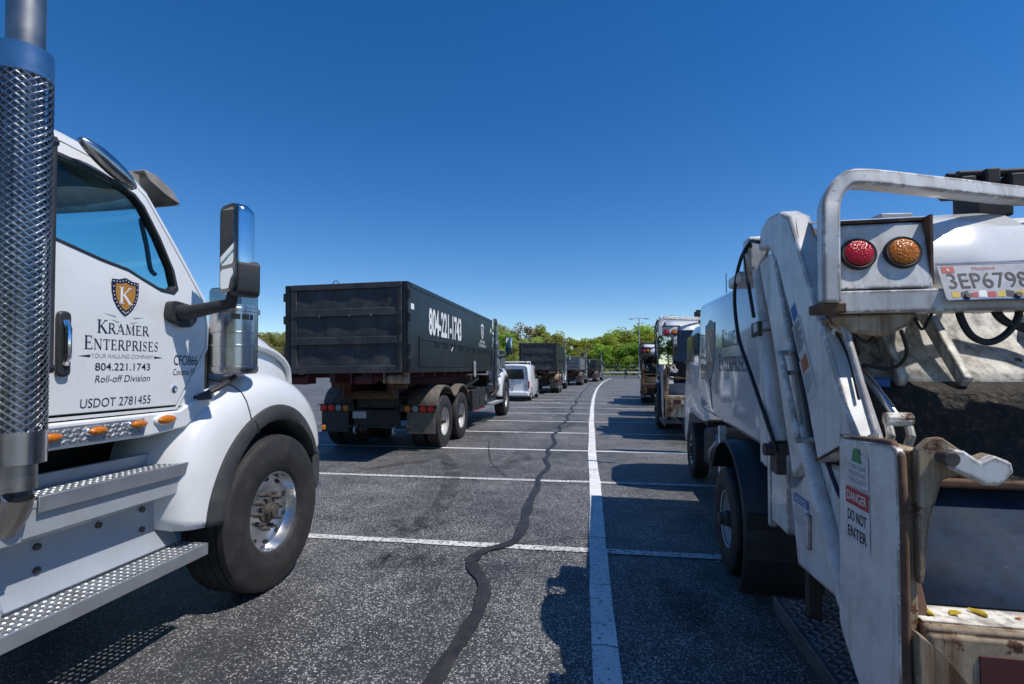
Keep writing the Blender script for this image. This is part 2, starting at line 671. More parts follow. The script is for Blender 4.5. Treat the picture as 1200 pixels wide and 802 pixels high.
def line_paint(name, lo, hi, wear):
    m, nt, b = new_mat(name)
    v = coords(nt)
    f = ramp(nt, noise(nt, v, 30, 6, 0.75), [(wear, (0, 0, 0)), (wear + 0.08, (1, 1, 1))]).outputs[0]
    tone = ramp(nt, noise(nt, v, 2.5, 4), [(0.3, lo), (0.7, hi)]).outputs[0]
    nt.links.new(mix(nt, f, (0.09, 0.09, 0.09), tone), b.inputs['Base Color'])
    b.inputs['Roughness'].default_value = 0.75
    bn = N(nt, 'ShaderNodeBump', Strength=0.4, Distance=0.004)
    nt.links.new(noise(nt, v, 90, 3), bn.inputs['Height'])
    nt.links.new(bn.outputs[0], b.inputs['Normal'])

def leaf(name, a, b_):
    m, nt, b = new_mat(name)
    nt.nodes.remove(b)
    o = nt.nodes['Material Output']
    v = coords(nt)
    oi = N(nt, 'ShaderNodeObjectInfo')
    c = ramp(nt, noise(nt, v, 0.8, 3), [(0.3, a), (0.7, b_)]).outputs[0]
    hs = N(nt, 'ShaderNodeHueSaturation')
    mr = N(nt, 'ShaderNodeMapRange')
    nt.links.new(oi.outputs['Random'], mr.inputs[0])
    mr.inputs[3].default_value = 0.47
    mr.inputs[4].default_value = 0.53
    nt.links.new(mr.outputs[0], hs.inputs['Hue'])
    mr2 = N(nt, 'ShaderNodeMapRange')
    nt.links.new(oi.outputs['Random'], mr2.inputs[0])
    mr2.inputs[3].default_value = 0.75
    mr2.inputs[4].default_value = 1.25
    nt.links.new(mr2.outputs[0], hs.inputs['Value'])
    nt.links.new(c, hs.inputs['Color'])
    d = N(nt, 'ShaderNodeBsdfDiffuse')
    t = N(nt, 'ShaderNodeBsdfTranslucent')
    nt.links.new(hs.outputs[0], d.inputs[0])
    nt.links.new(hs.outputs[0], t.inputs[0])
    mx = N(nt, 'ShaderNodeMixShader')
    mx.inputs[0].default_value = 0.58
    nt.links.new(d.outputs[0], mx.inputs[1])
    nt.links.new(t.outputs[0], mx.inputs[2])
    nt.links.new(mx.outputs[0], o.inputs['Surface'])

asphalt()
line_paint('line_white', (0.60, 0.60, 0.59), (0.78, 0.78, 0.77), 0.36)
line_paint('line_faded', (0.50, 0.50, 0.49), (0.70, 0.70, 0.69), 0.42)
surf('tar', (0.024, 0.021, 0.019), 0.5, var=0.35, vscale=9, dirt=((0.060, 0.057, 0.054), 0.7, 5.0, 0.45), bump=(35, 0.6, 0.01))
GRIME = (0.14, 0.12, 0.095)
surf('white_paint', (0.69, 0.70, 0.70), 0.28, var=0.02, vscale=2, dirt=((0.42, 0.40, 0.36), 0.22, 3.0, 0.5), coat=0.6)
surf('white_worn', (0.68, 0.68, 0.66), 0.42, var=0.06, vscale=5, dirt=((0.30, 0.25, 0.18), 0.6, 4.5, 0.46), rust=(0.715, 9.0), streak=((0.27, 0.20, 0.13), 0.55, 0.52), coat=0.15, edge=((0.075, 0.035, 0.018), 0.022), scratch=((0.10, 0.09, 0.08), 0.655), bump=(3.5, 0.25, 0.012))
surf('white_grimy', (0.74, 0.71, 0.63), 0.6, var=0.12, vscale=6, dirt=((0.16, 0.12, 0.08), 0.75, 5.0, 0.48), rust=(0.64, 7.0), streak=((0.07, 0.05, 0.035), 0.8, 0.44), edge=((0.06, 0.03, 0.016), 0.016), bump=(5, 0.3, 0.01))
surf('tan_rusty', (0.44, 0.36, 0.24), 0.7, var=0.2, vscale=8, dirt=((0.15, 0.10, 0.06), 0.8, 6.0, 0.42), rust=(0.575, 8.0), streak=((0.17, 0.075, 0.03), 0.85, 0.42), edge=((0.06, 0.03, 0.016), 0.016), bump=(5, 0.3, 0.01))
surf('rust_brown', (0.11, 0.06, 0.035), 0.85, var=0.5, vscale=14, bump=(40, 0.4))
surf('van_white', (0.82, 0.82, 0.82), 0.25, var=0.02, vscale=2, coat=0.8)
surf('body_gloss', (0.56, 0.58, 0.60), 0.16, var=0.03, vscale=2, dirt=((0.36, 0.35, 0.33), 0.25, 2.5, 0.5), coat=1.0)
surf('step_alu', (0.44, 0.46, 0.49), 0.38, metal=0.75, var=0.1, vscale=7, dirt=((0.33, 0.29, 0.23), 0.45, 5.0, 0.52))
surf('panel_grey', (0.40, 0.43, 0.47), 0.42, metal=0.25, var=0.05, vscale=4, dirt=((0.36, 0.33, 0.28), 0.5, 3.5, 0.5), streak=((0.42, 0.40, 0.36), 0.35, 0.52))
surf('chrome', (0.78, 0.79, 0.81), 0.10, metal=1.0, var=0.04, vscale=5)
surf('chrome_dull', (0.50, 0.50, 0.51), 0.22, metal=1.0, var=0.10, vscale=7, dirt=((0.30, 0.26, 0.22), 0.4, 6.0, 0.5))
surf('shield_metal', (0.40, 0.40, 0.41), 0.25, metal=1.0, var=0.25, vscale=6, streak=((0.12, 0.095, 0.075), 0.6, 0.48))
surf('tread_metal', (0.36, 0.38, 0.40), 0.42, metal=0.7, var=0.25, vscale=9, dirt=((0.16, 0.145, 0.12), 0.75, 7.0, 0.45))
surf('pipe_steel', (0.34, 0.32, 0.30), 0.40, metal=1.0, var=0.2, vscale=9, streak=((0.20, 0.15, 0.11), 0.5, 0.5))
surf('alu_wheel', (0.72, 0.73, 0.75), 0.22, metal=1.0, var=0.07, vscale=9)
surf('white_wheel', (0.60, 0.60, 0.60), 0.45, var=0.1, vscale=9, dirt=((0.2, 0.17, 0.13), 0.5, 5.0))
surf('step_dark', (0.13, 0.14, 0.155), 0.42, metal=0.6, var=0.3, vscale=8, dirt=((0.05, 0.045, 0.04), 0.7, 6.0, 0.45))
surf('hub_dirty', (0.10, 0.09, 0.08), 0.65, metal=0.5, var=0.4, vscale=20, bump=(60, 0.3))
surf('rubber', (0.020, 0.019, 0.019), 0.66, var=0.25, vscale=5, dirt=((0.075, 0.067, 0.057), 0.45, 6.0, 0.48), bump=(50, 0.15))
surf('black_plastic', (0.024, 0.025, 0.027), 0.5, var=0.2, vscale=5, dirt=((0.07, 0.068, 0.064), 0.4, 4.0, 0.5))
surf('flare_plastic', (0.040, 0.041, 0.043), 0.6, var=0.2, vscale=4, dirt=((0.12, 0.115, 0.105), 0.45, 3.0, 0.5), bump=(120, 0.1))
surf('black_gloss', (0.012, 0.012, 0.013), 0.12, var=0.1, coat=0.8)
surf('black_steel', (0.016, 0.017, 0.019), 0.48, var=0.25, vscale=3, dirt=((0.07, 0.066, 0.06), 0.35, 3.0, 0.5), bump=(8, 0.12, 0.01))
surf('container_black', (0.011, 0.0115, 0.013), 0.36, var=0.25, vscale=2, dirt=((0.045, 0.043, 0.040), 0.4, 2.2, 0.5), streak=((0.05, 0.046, 0.042), 0.35, 0.5), bump=(1.6, 0.5, 0.03), spec=0.4, scratch=((0.09, 0.085, 0.08), 0.72))
surf('container_sunlit_dust', (0.050, 0.051, 0.054), 0.55, var=0.3, vscale=2.5, dirt=((0.13, 0.125, 0.12), 0.5, 3.0, 0.46), streak=((0.012, 0.012, 0.013), 0.5, 0.5), bump=(1.6, 0.5, 0.03), spec=0.3)  # lighter copy of the black: dust plus grazing sun put into the colour
surf('container_grey', (0.16, 0.165, 0.17), 0.5, var=0.2, vscale=2, dirt=((0.10, 0.08, 0.06), 0.5, 2.2, 0.48), bump=(3.0, 0.25, 0.012))
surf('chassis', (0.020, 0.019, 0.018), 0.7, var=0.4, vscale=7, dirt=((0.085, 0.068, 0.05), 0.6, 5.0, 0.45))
surf('mud_fender', (0.13, 0.115, 0.095), 0.7, var=0.3, vscale=6, dirt=((0.05, 0.045, 0.04), 0.6, 8.0, 0.45), streak=((0.24, 0.20, 0.155), 0.6, 0.45))
surf('red_primer', (0.075, 0.010, 0.013), 0.6, var=0.3, vscale=6, dirt=((0.05, 0.03, 0.02), 0.6, 5.0))
surf('headliner', (0.10, 0.10, 0.10), 0.9, var=0.1)
surf('interior', (0.05, 0.05, 0.052), 0.8, var=0.2)
surf('visor_smoke', (0.26, 0.235, 0.205), 0.35, var=0.25, vscale=8, dirt=((0.40, 0.35, 0.29), 0.4, 6.0))
surf('grime_dark', (0.016, 0.012, 0.009), 0.8, var=0.7, vscale=18, dirt=((0.13, 0.09, 0.05), 0.95, 34.0, 0.52), bump=(45, 1.0, 0.02), streak=((0.05, 0.035, 0.02), 0.7, 0.5))
surf('hopper_floor', (0.026, 0.044, 0.080), 0.8, spec=0.15, metal=0.0, var=0.3, vscale=4, streak=((0.016, 0.02, 0.028), 0.7, 0.48), scratch=((0.10, 0.11, 0.12), 0.66), dirt=((0.045, 0.05, 0.06), 0.7, 9.0, 0.42), bump=(20, 0.2))
surf('blue_steel', (0.02, 0.10, 0.32), 0.5, var=0.2, dirt=((0.05, 0.05, 0.05), 0.6, 8.0))
surf('green_paint', (0.03, 0.22, 0.07), 0.4, var=0.2)
surf('orange_rust', (0.40, 0.13, 0.05), 0.7, var=0.25, vscale=8)
surf('hose_black', (0.012, 0.012, 0.012), 0.45, var=0.2)
surf('navy', (0.012, 0.018, 0.055), 0.45, var=0.05)
surf('gold', (0.42, 0.20, 0.045), 0.4, var=0.1, vscale=12)
surf('print_white', (0.78, 0.78, 0.77), 0.5, var=0.04, vscale=10)
surf('print_black', (0.015, 0.015, 0.02), 0.5, var=0.05)
surf('print_red', (0.42, 0.03, 0.03), 0.5, var=0.15, vscale=15)
surf('print_blue', (0.02, 0.10, 0.36), 0.5, var=0.1)
surf('print_grey', (0.30, 0.31, 0.33), 0.5, var=0.1)
surf('sticker_white', (0.62, 0.63, 0.63), 0.5, var=0.08, vscale=10, dirt=((0.3, 0.28, 0.25), 0.4, 9.0))
surf('plate_white', (0.44, 0.44, 0.46), 0.35, var=0.12, vscale=20, dirt=((0.25, 0.23, 0.21), 0.5, 14.0, 0.48))
surf('yellow_paint', (0.60, 0.42, 0.03), 0.5, var=0.1)
surf('concrete', (0.34, 0.33, 0.31), 0.85, var=0.15, vscale=2, dirt=((0.18, 0.17, 0.15), 0.5, 1.5))
surf('galvanised', (0.42, 0.43, 0.44), 0.5, metal=0.6, var=0.1)
surf('bark', (0.075, 0.058, 0.043), 0.9, var=0.35, vscale=3, bump=(10, 0.6, 0.03))
surf('grass', (0.060, 0.095, 0.025), 0.9, var=0.35, vscale=0.4, dirt=((0.13, 0.11, 0.05), 0.6, 0.25, 0.45))
surf('forest_floor', (0.05, 0.065, 0.022), 0.95, var=0.4, vscale=0.3)
surf('clothes_dark', (0.018, 0.019, 0.024), 0.85, var=0.2)
surf('skin', (0.42, 0.26, 0.19), 0.6, var=0.05)
leaf('leaf_bright', (0.31, 0.40, 0.06), (0.42, 0.50, 0.10))
leaf('leaf_mid', (0.23, 0.33, 0.055), (0.33, 0.42, 0.085))
leaf('leaf_olive', (0.30, 0.33, 0.085), (0.39, 0.40, 0.13))
leaf('leaf_bud', (0.31, 0.24, 0.11), (0.37, 0.30, 0.15))
leaf('leaf_dark', (0.022, 0.048, 0.020), (0.040, 0.070, 0.025))
lens('lens_red', (0.80, 0.010, 0.020))
lens('lens_red_lit', (0.75, 0.015, 0.012), 0.06)
lens('lens_amber', (0.95, 0.27, 0.010))
lens('lens_clear', (0.55, 0.58, 0.58))
lens('lens_green', (0.10, 0.35, 0.22))
glass('glass_teal', (0.80, 0.945, 0.95))
glass('glass_dark', (0.14, 0.18, 0.18))
glass('glass_clear', (0.52, 0.55, 0.56))
m_, nt_, b_ = new_mat('mirror')
b_.inputs['Base Color'].default_value = (0.82, 0.84, 0.85, 1)
b_.inputs['Metallic'].default_value = 1.0
b_.inputs['Roughness'].default_value = 0.02
# old tyre scuffs: thin dark film, patchy
m_, nt_, b_ = new_mat('scuff')
v_ = coords(nt_)
f_ = ramp(nt_, noise(nt_, v_, 5, 7, 0.7), [(0.40, (0.0, 0.0, 0.0)), (0.7, (0.6, 0.6, 0.6))])
nt_.links.new(f_.outputs[0], b_.inputs['Alpha'])
b_.inputs['Base Color'].default_value = (0.022, 0.021, 0.021, 1)
b_.inputs['Roughness'].default_value = 0.8
# ------------------------------------------------------------------ setting: ground, lot, markings, hill
def sheet(name, mat, x0, x1, y0, y1, z):
    mb = MB()
    mb.add([(x0, y0, z), (x1, y0, z), (x1, y1, z), (x0, y1, z)], [(0, 1, 2, 3)])
    return tag(mb.build(name, mat, None, smooth=None), kind='structure')
sheet('ground', 'grass', -1500, 1500, -1500, 1500, -0.06)
lot = sheet('parking_lot', 'asphalt', -140, 120, -40, 92, 0.0)

def lane_x(y):                       # the lane bends right as it goes away
    return 0.10 + 0.00062 * max(0, y - 10) ** 2 + 0.0025 * max(0, y - 10)

def strip(pts, w, z, name, mat, parent, jit=0.0):
    mb = MB()
    vs_ = []
    rnd = random.Random(len(pts))
    for i, p in enumerate(pts):
        a = pts[max(i - 1, 0)]
        b = pts[min(i + 1, len(pts) - 1)]
        d = Vector((b[0] - a[0], b[1] - a[1])).normalized()
        n = Vector((-d.y, d.x))
        ww = (w[i] if isinstance(w, (list, tuple)) else w) / 2
        j1, j2 = rnd.uniform(-jit, jit), rnd.uniform(-jit, jit)
        vs_ += [(p[0] + n.x * (ww + j1), p[1] + n.y * (ww + j1), z), (p[0] - n.x * (ww + j2), p[1] - n.y * (ww + j2), z)]
    fs = [(2 * i, 2 * i + 1, 2 * i + 3, 2 * i + 2) for i in range(len(pts) - 1)]
    mb.add(vs_, fs)
    return mb.build(name, mat, parent, smooth=None)

# cross lines of the stalls
for k in range(-2, 30):
    y = 4.66 + 2.79 * k
    xl = lane_x(y)
    pts = [(xl - 5.75 + i * 0.25, y + 0.004 * math.sin(i * 1.7 + k)) for i in range(47)]
    strip(pts, 0.115, 0.008, 'stall_line', 'line_white' if k > 1 else 'line_faded', lot, 0.005)
# the long line between the two rows, over the cross lines
ys = [-3 + 0.3 * i for i in range(310)]
strip([(lane_x(y) + 0.008 * math.sin(y * 1.1), y) for y in ys], 0.152, 0.012, 'lane_line', 'line_white', lot, 0.005)
# tar poured into the long crack
crack = [(-0.84, 1.9), (-0.80, 2.3), (-0.785, 2.68), (-0.745, 3.08), (-0.73, 3.42), (-0.77, 3.78), (-0.93, 4.12), (-0.975, 4.28), (-0.90, 4.52), (-0.70, 4.74), (-0.66, 5.1), (-0.675, 5.6), (-0.70, 6.3), (-0.68, 6.95), (-0.715, 7.55), (-0.70, 7.9), (-0.64, 8.5), (-0.75, 9.2), (-0.72, 9.7), (-0.78, 10.3),
         (-0.70, 11.2), (-0.84, 12.6), (-0.70, 13.5), (-0.80, 14.6), (-0.62, 16.3), (-0.70, 18), (-0.52, 19.5), (-0.66, 21.5), (-0.50, 24), (-0.58, 26.5), (-0.40, 30), (-0.42, 33), (-0.28, 37), (-0.1, 42), (0.12, 50), (0.5, 60)]
cp = [(p.x, p.y) for p in catmull([Vector((a, b, 0)) for a, b in crack], 5)]
rnd = random.Random(3)
strip(cp, [(0.100 if cp[i][1] < 7 else 0.078) + 0.014 * math.sin(i * 0.9) + rnd.uniform(-.010, .010) for i in range(len(cp))], 0.016, 'crack_sealant', 'tar', lot, 0.006)
c2 = [(-2.9, 6.2), (-2.5, 7.6), (-2.1, 8.5), (-1.75, 9.2), (-1.5, 10.2), (-1.2, 11.0)]
cp = [(p.x, p.y) for p in catmull([Vector((a, b, 0)) for a, b in c2], 5)]
for (pts_, wd) in (([(-0.7, 4.7), (-.3, 4.9), (.05, 5.0), (.4, 4.95)], .012), ([(0.03, 3.93), (.09, 3.91), (.17, 3.93)], .008), ([(0.03, 3.06), (.1, 3.07), (.17, 3.05)], .008),
                   ([(-.3, 8.1), (0.0, 8.3), (.1, 8.32), (.5, 8.6)], .012), ([(-5.2, 9.0), (-4.4, 9.5), (-3.9, 10.2)], .03), ([(-1.2, 7.6), (-1.6, 8.6), (-1.9, 9.8), (-2.2, 11.4)], .012), ([(-3.6, 7.7), (-3.0, 8.6), (-2.7, 9.0)], .02)):
    strip([(p.x, p.y) for p in catmull([Vector((a, b, 0)) for a, b in pts_], 6)], wd, 0.018, 'hairline_crack', 'tar', lot, 0.003)
# curved tyre scuff
arc = [(-2.75, 9.4), (-2.25, 8.3), (-1.95, 7.2), (-1.75, 6.2), (-1.72, 5.4), (-1.85, 4.8)]
cp = [(p.x, p.y) for p in catmull([Vector((a, b, 0)) for a, b in arc], 6)]
strip(cp, 0.24, 0.020, 'tyre_scuff', 'scuff', lot, 0.02)
arc = [(-3.3, 12.0), (-2.0, 12.6), (-1.0, 13.6), (-.4, 15.0)]
cp = [(p.x, p.y) for p in catmull([Vector((a, b, 0)) for a, b in arc], 6)]
strip(cp, 0.22, 0.020, 'tyre_scuff', 'scuff', lot, 0.02)

for st, wd in (([(-1.95, 4.35), (-1.7, 4.2), (-1.45, 4.3), (-1.2, 4.15)], .5), ([(-2.1, 5.3), (-1.8, 5.1), (-1.5, 5.25)], .35), ([(-1.4, 8.6), (-1.2, 9.2), (-1.3, 10.0)], .45), ([(.55, 3.3), (.7, 3.7), (.6, 4.1)], .4)):
    cp = [(p.x, p.y) for p in catmull([Vector((a, b, 0)) for a, b in st], 6)]
    n_ = len(cp)
    strip(cp, [max(.02, wd * math.sin(math.pi * (i + .5) / n_)) for i in range(n_)], 0.022, 'oil_stain', 'scuff', lot, 0.03)
# scraps of paper on the lot
def scrap(x, y, s, label):
    mb = MB()
    rr = random.Random(int(x * 100))
    n = 6
    vs_ = [(x + math.cos(i / n * 6.283) * s * rr.uniform(.6, 1), y + math.sin(i / n * 6.283) * s * rr.uniform(.6, 1), 0.03 + rr.uniform(0, .02)) for i in range(n)]
    mb.add(vs_ + [(x, y, 0.045)], [(i, (i + 1) % n, n) for i in range(n)])
    tag(mb.build('paper_scrap', 'print_white', None, smooth=None, solid=0.004), label, 'litter')
scrap(2.05, 17.2, 0.17, 'white paper scrap lying in the shadow beside the right-hand trucks')
scrap(-1.35, 24.0, 0.09, 'small white scrap on the open lane left of the tar line')

# grass verge, low concrete kerb wall and far hill
mb = MB()
nx, ny = 60, 16
def hill_z(x, y):
    t = max(0.0, min(1.0, (y - 100) / 90))
    return (0.4 + 5.0 * t * t * (3 - 2 * t)) * (0.75 + 0.35 / (1 + math.exp(-(x - 15) / 14))) + 0.25 * math.sin(x * 0.11) * t - 0.4
vs_ = [(-190 + 360 * i / nx, 96 + 130 * j / ny, hill_z(-190 + 360 * i / nx, 96 + 130 * j / ny)) for j in range(ny + 1) for i in range(nx + 1)]
fs = [(j * (nx + 1) + i, j * (nx + 1) + i + 1, (j + 1) * (nx + 1) + i + 1, (j + 1) * (nx + 1) + i) for j in range(ny) for i in range(nx)]
mb.add(vs_, fs)
tag(mb.build('hill', 'forest_floor', None, smooth=60), kind='structure')

mb = MB()
mb.box(-70, 60, 91.2, 91.5, 0, 0.45)
tag(mb.build('kerb_wall', 'concrete', None, bevel=0.03), 'long low pale concrete wall closing the far end of the lot', 'wall')
rail = thing('guard_rail', (0, 92.6, 0), 0, 'galvanised guard rail on posts in front of the far trees', 'guard rail')
prof = [(0, .52), (-.05, .56), (-.08, .61), (-.03, .66), (-.03, .70), (-.08, .75), (-.05, .80), (0, .84)]
mb = MB()
rings = [[(x, p[0], p[1] + .25) for p in prof] for x in (-70, 60)]
mb.loft(rings, closed=False)
mb.build('rail_beam', 'galvanised', rail, solid=0.01)
pm = MB()
pm.box(-.06, .06, .0, .14, -.1, 1.12)
pme = pm.mesh('post', 'galvanised', 30)
for i in range(48):
    place('post', pme, rail, (-69 + i * 2.7, 0, 0))

# ------------------------------------------------------------------ far trees
def leaf_cloud(n, rx, rz, cz, size, seed, lumps=9, bare=0.0):
    rr = random.Random(seed)
    L = []
    for k in range(lumps):
        a = rr.uniform(0, 6.283)
        e = rr.uniform(-0.75, 1)
        q = rr.uniform(0.35, 0.75)
        L.append((math.cos(a) * rx * q * math.sqrt(1 - 0.7 * e * e), math.sin(a) * rx * q * math.sqrt(1 - 0.7 * e * e), cz + e * rz * .68, rr.uniform(.30, .52) * rx))
    mb = MB()
    for i in range(n):
        c = L[rr.randrange(lumps)]
        d = Vector((rr.gauss(0, 1), rr.gauss(0, 1), rr.gauss(0, 1))).normalized()
        rad = c[3] * (rr.random() ** 0.4)
        p = Vector(c[:3]) + Vector((d.x * rad, d.y * rad, d.z * rad * .85))
        s = size * rr.uniform(.55, 1.25)
        q = Matrix.Rotation(rr.uniform(0, 6.28), 3, 'Z') @ Matrix.Rotation(rr.uniform(-1.3, 1.3), 3, 'X')
        t1, t2 = q @ Vector((s, 0, 0)), q @ Vector((0, s * .7, 0))
        mb.add([p - t1, p - t2 * .9, p + t1, p + t2], [(0, 1, 2, 3)])
    return mb

def trunk_mesh(h, r, seed, rx):
    rr = random.Random(seed)
    mb = MB()
    top = h * .85
    pts = [(rr.uniform(-.1, .1) * i * .3, rr.uniform(-.1, .1) * i * .3, -0.8 + (top + .8) * i / 5) for i in range(6)]
    mb.tube(pts, [r * (1 - .16 * i) for i in range(6)], 7)
    for k in range(7):
        z0 = h * rr.uniform(.3, .7)
        a = rr.uniform(0, 6.28)
        ln = rx * rr.uniform(.5, .95)
        mb.tube([(0, 0, z0), (math.cos(a) * ln * .5, math.sin(a) * ln * .5, z0 + ln * .35), (math.cos(a) * ln, math.sin(a) * ln, z0 + ln * .8)], [r * .4, r * .28, r * .1], 5)
    return mb

protos = []
spec = [('leaf_bright', 4.2, 4.4, 3200, .30), ('leaf_mid', 4.0, 4.8, 3200, .29), ('leaf_olive', 3.7, 4.8, 2300, .27), ('leaf_bud', 3.6, 4.6, 1700, .25), ('leaf_dark', 2.6, 5.0, 2600, .26), ('leaf_bright', 3.6, 4.9, 3000, .29), ('leaf_mid', 4.6, 4.2, 3400, .30), ('leaf_olive', 4.2, 4.4, 2600, .27)]
for i, (mt, rx, rz, n, sz) in enumerate(spec):
    cm = leaf_cloud(n, rx, rz, 6.2, sz, 100 + i, lumps=11).mesh('crown', mt)
    tm = trunk_mesh(9.5, .22, 200 + i, rx * .8).mesh('trunk', 'bark', 50)
    protos.append((cm, tm, mt))
LBL = {
    'leaf_bright': 'bright yellow-green spring tree in the wood beyond the far guard rail',
    'leaf_mid': 'mid-green leafy tree in the wood beyond the far guard rail',
    'leaf_olive': 'olive-brown half-leafed tree in the wood beyond the far guard rail',
    'leaf_bud': 'reddish-brown budding tree in the wood beyond the far guard rail',
    'leaf_dark': 'dark evergreen rising above the wood beyond the far guard rail'}
# wanted height of the tree line above eye level, as slope, over bearing x/y
PROF = [(-1.2, .080), (-.80, .080), (-.62, .078), (-.50, .077), (-.30, .076), (-.16, .079), (-.13, .080), (-.09, .072), (-.055, .070), (-.03, .058), (0.0, .052), (.015, .058), (.03, .071), (.08, .076), (.13, .084), (.17, .087), (.25, .09), (.6, .085)]
def prof_at(b):
    for (a, u), (c, w) in zip(PROF, PROF[1:]):
        if a <= b <= c:
            return u + (w - u) * (b - a) / (c - a)
    return .075
rr = random.Random(11)
rows = [(103, 4.0, .60), (110, 4.4, .78), (119, 4.6, .92), (130, 5.0, 1.0), (142, 5.6, 1.03)]
cnt = 0
for ri, (yy, dx, frac) in enumerate(rows):
    x = -98 - ri * 4
    while x < 44 + ri * 4:
        y = yy + rr.uniform(-3, 3)
        xx = x + rr.uniform(-1.6, 1.6)
        b = xx / y
        zt = 1.64 + prof_at(b) * y * frac * rr.uniform(.88, 1.06)
        zb = hill_z(xx, y)
        if b < -.085:
            w = [1, 2, 5, 4, .5, 1, 2, 4]
        elif b < 0.0:
            w = [2, 3, 4, 2, .5, 2, 2, 4]
        else:
            w = [5, 3, 1.2, .8, 0, 5, 3, 1.2]
        k = rr.choices(range(8), w)[0]
        sc = max((zt - zb) / 9.7, .35)
        cm, tm, mt = protos[k]
        t = thing('forest_tree', (xx, y, zb), rr.uniform(0, 360), LBL[mt], 'tree', 'trees in the wood beyond the guard rail, ' + mt.replace('leaf_', ''))
        t.scale = (sc * rr.uniform(.9, 1.15), sc * rr.uniform(.9, 1.15), sc)
        place('trunk', tm, t)
        place('crown', cm, t)
        cnt += 1
        x += dx * rr.uniform(.8, 1.2)
# trees behind the camera, which the mirrors and chrome show
x = -60
while x < 60:
    k = rr.choice((0, 1, 5, 6))
    cm, tm, mt = protos[k]
    t = thing('edge_tree', (x, -58 + rr.uniform(-5, 5), 0), rr.uniform(0, 360), 'green tree at the near edge of the lot behind the camera, seen only in mirrors', 'tree', 'trees behind the camera')
    sc = rr.uniform(1.0, 1.4)
    t.scale = (sc, sc, sc)
    place('trunk', tm, t)
    place('crown', cm, t)
    x += rr.uniform(5, 7)
# three dark pines that stand proud of the wood
for (b, y, s_) in ((-.098, 128, .078), (-.088, 129, .077), (-.064, 131, .073)):
    xx = b * y
    zb = hill_z(xx, y)
    cm, tm, mt = protos[4]
    t = thing('forest_tree', (xx, y, zb), 40 * y, LBL[mt], 'tree', 'trees in the wood beyond the guard rail, dark')
    sc = (1.64 + s_ * y - zb) / 11.0
    t.scale = (sc * .8, sc * .8, sc)
    place('trunk', tm, t)
    place('crown', cm, t)
# undergrowth along the edge of the wood
mb = MB()
for i in range(14000):
    x = rr.uniform(-100, 62)
    y = rr.uniform(97.5, 106)
    z = hill_z(x, y) + abs(rr.gauss(0, .75)) + .1
    s = rr.uniform(.15, .38)
    q = Matrix.Rotation(rr.uniform(0, 6.28), 3, 'Z') @ Matrix.Rotation(rr.uniform(-1.2, 1.2), 3, 'X')
    t1, t2 = q @ Vector((s, 0, 0)), q @ Vector((0, s * .7, 0))
    p = Vector((x, y, z))
    mb.add([p - t1, p - t2, p + t1, p + t2], [(0, 1, 2, 3)])
tag(mb.build('undergrowth', 'leaf_olive', None, smooth=None), 'scrubby undergrowth along the foot of the far wood', 'undergrowth', kind='stuff')

# tall lamp post at the far end
lp = thing('lamp_post', (8.75, 88.0, 0), 0, 'tall slim lamp post standing at the far end of the lot', 'lamp post')
mb = MB()
mb.tube([(0, 0, 0), (0, 0, 5), (0, 0, 10.2)], [.13, .1, .07], 10)
mb.build('pole', 'galvanised', lp)
mb = MB()
mb.lathe([(.28, 0), (.28, .5), (.2, .55)], 'z', (0, 0, 0), 16)
mb.build('base', 'concrete', lp)
mb = MB()
mb.tube([(-1.3, 0, 10.1), (0, 0, 10.25), (1.3, 0, 10.1)], .05, 8)
mb.build('cross_arm', 'galvanised', lp)
for sx in (-1, 1):
    mb = MB()
    mb.box(sx * 1.3 - .35, sx * 1.3 + .35, -.18, .18, 10.02, 10.2)
    mb.build('lamp_head', 'galvanised', lp, bevel=.04)

# person far away
def person(loc):
    me = bpy.data.meshes.new('person')
    V = [(0, 0, .95), (0, 0, 1.2), (0, 0, 1.42), (0, 0, 1.52), (0, 0.01, 1.66),
         (.1, 0, .9), (.11, 0.02, .5), (.12, -.03, .08), (.12, .1, .04), (-.1, 0, .9), (-.12, -.02, .5), (-.14, -.05, .08), (-.14, .08, .04),
         (.19, 0, 1.40), (.25, -.02, 1.12), (.24, .06, .88), (-.19, 0, 1.40), (-.25, -.02, 1.12), (-.24, .06, .88)]
    Ed = [(0, 1), (1, 2), (2, 3), (3, 4), (0, 5), (5, 6), (6, 7), (7, 8), (0, 9), (9, 10), (10, 11), (11, 12), (2, 13), (13, 14), (14, 15), (2, 16), (16, 17), (17, 18)]
    me.from_pydata(V, Ed, [])
    o = bpy.data.objects.new('person', me)
    col.objects.link(o)
    me.materials.append(M['clothes_dark'])
    md = o.modifiers.new('skin', 'SKIN')
    lay = me.skin_vertices.new() if not me.skin_vertices else me.skin_vertices[0]
    rad = [.15, .14, .13, .055, .10, .09, .07, .05, .045, .09, .07, .05, .045, .07, .05, .035, .07, .05, .035]
    for i, r_ in enumerate(rad):
        me.skin_vertices[0].data[i].radius = (r_, r_ * .8)
    me.skin_vertices[0].data[0].use_root = True
    o.modifiers.new('sub', 'SUBSURF').render_levels = 2
    o.location = loc
    tag(o, 'person in dark clothes standing at the far end of the lane', 'person')
    mb = MB()
    mb.lathe([(.02, 1.55), (.075, 1.60), (.085, 1.66), (.07, 1.72), (.02, 1.74)], 'z', (0, -.035, 0), 12)
    f = mb.build('face', 'skin', o)
    mb = MB()
    mb.lathe([(.10, 1.64), (.112, 1.69), (.09, 1.75), (.02, 1.79)], 'z', (0, .02, 0), 12)
    mb.build('hair', 'clothes_dark', o)
person((6.1, 83.0, 0.0))
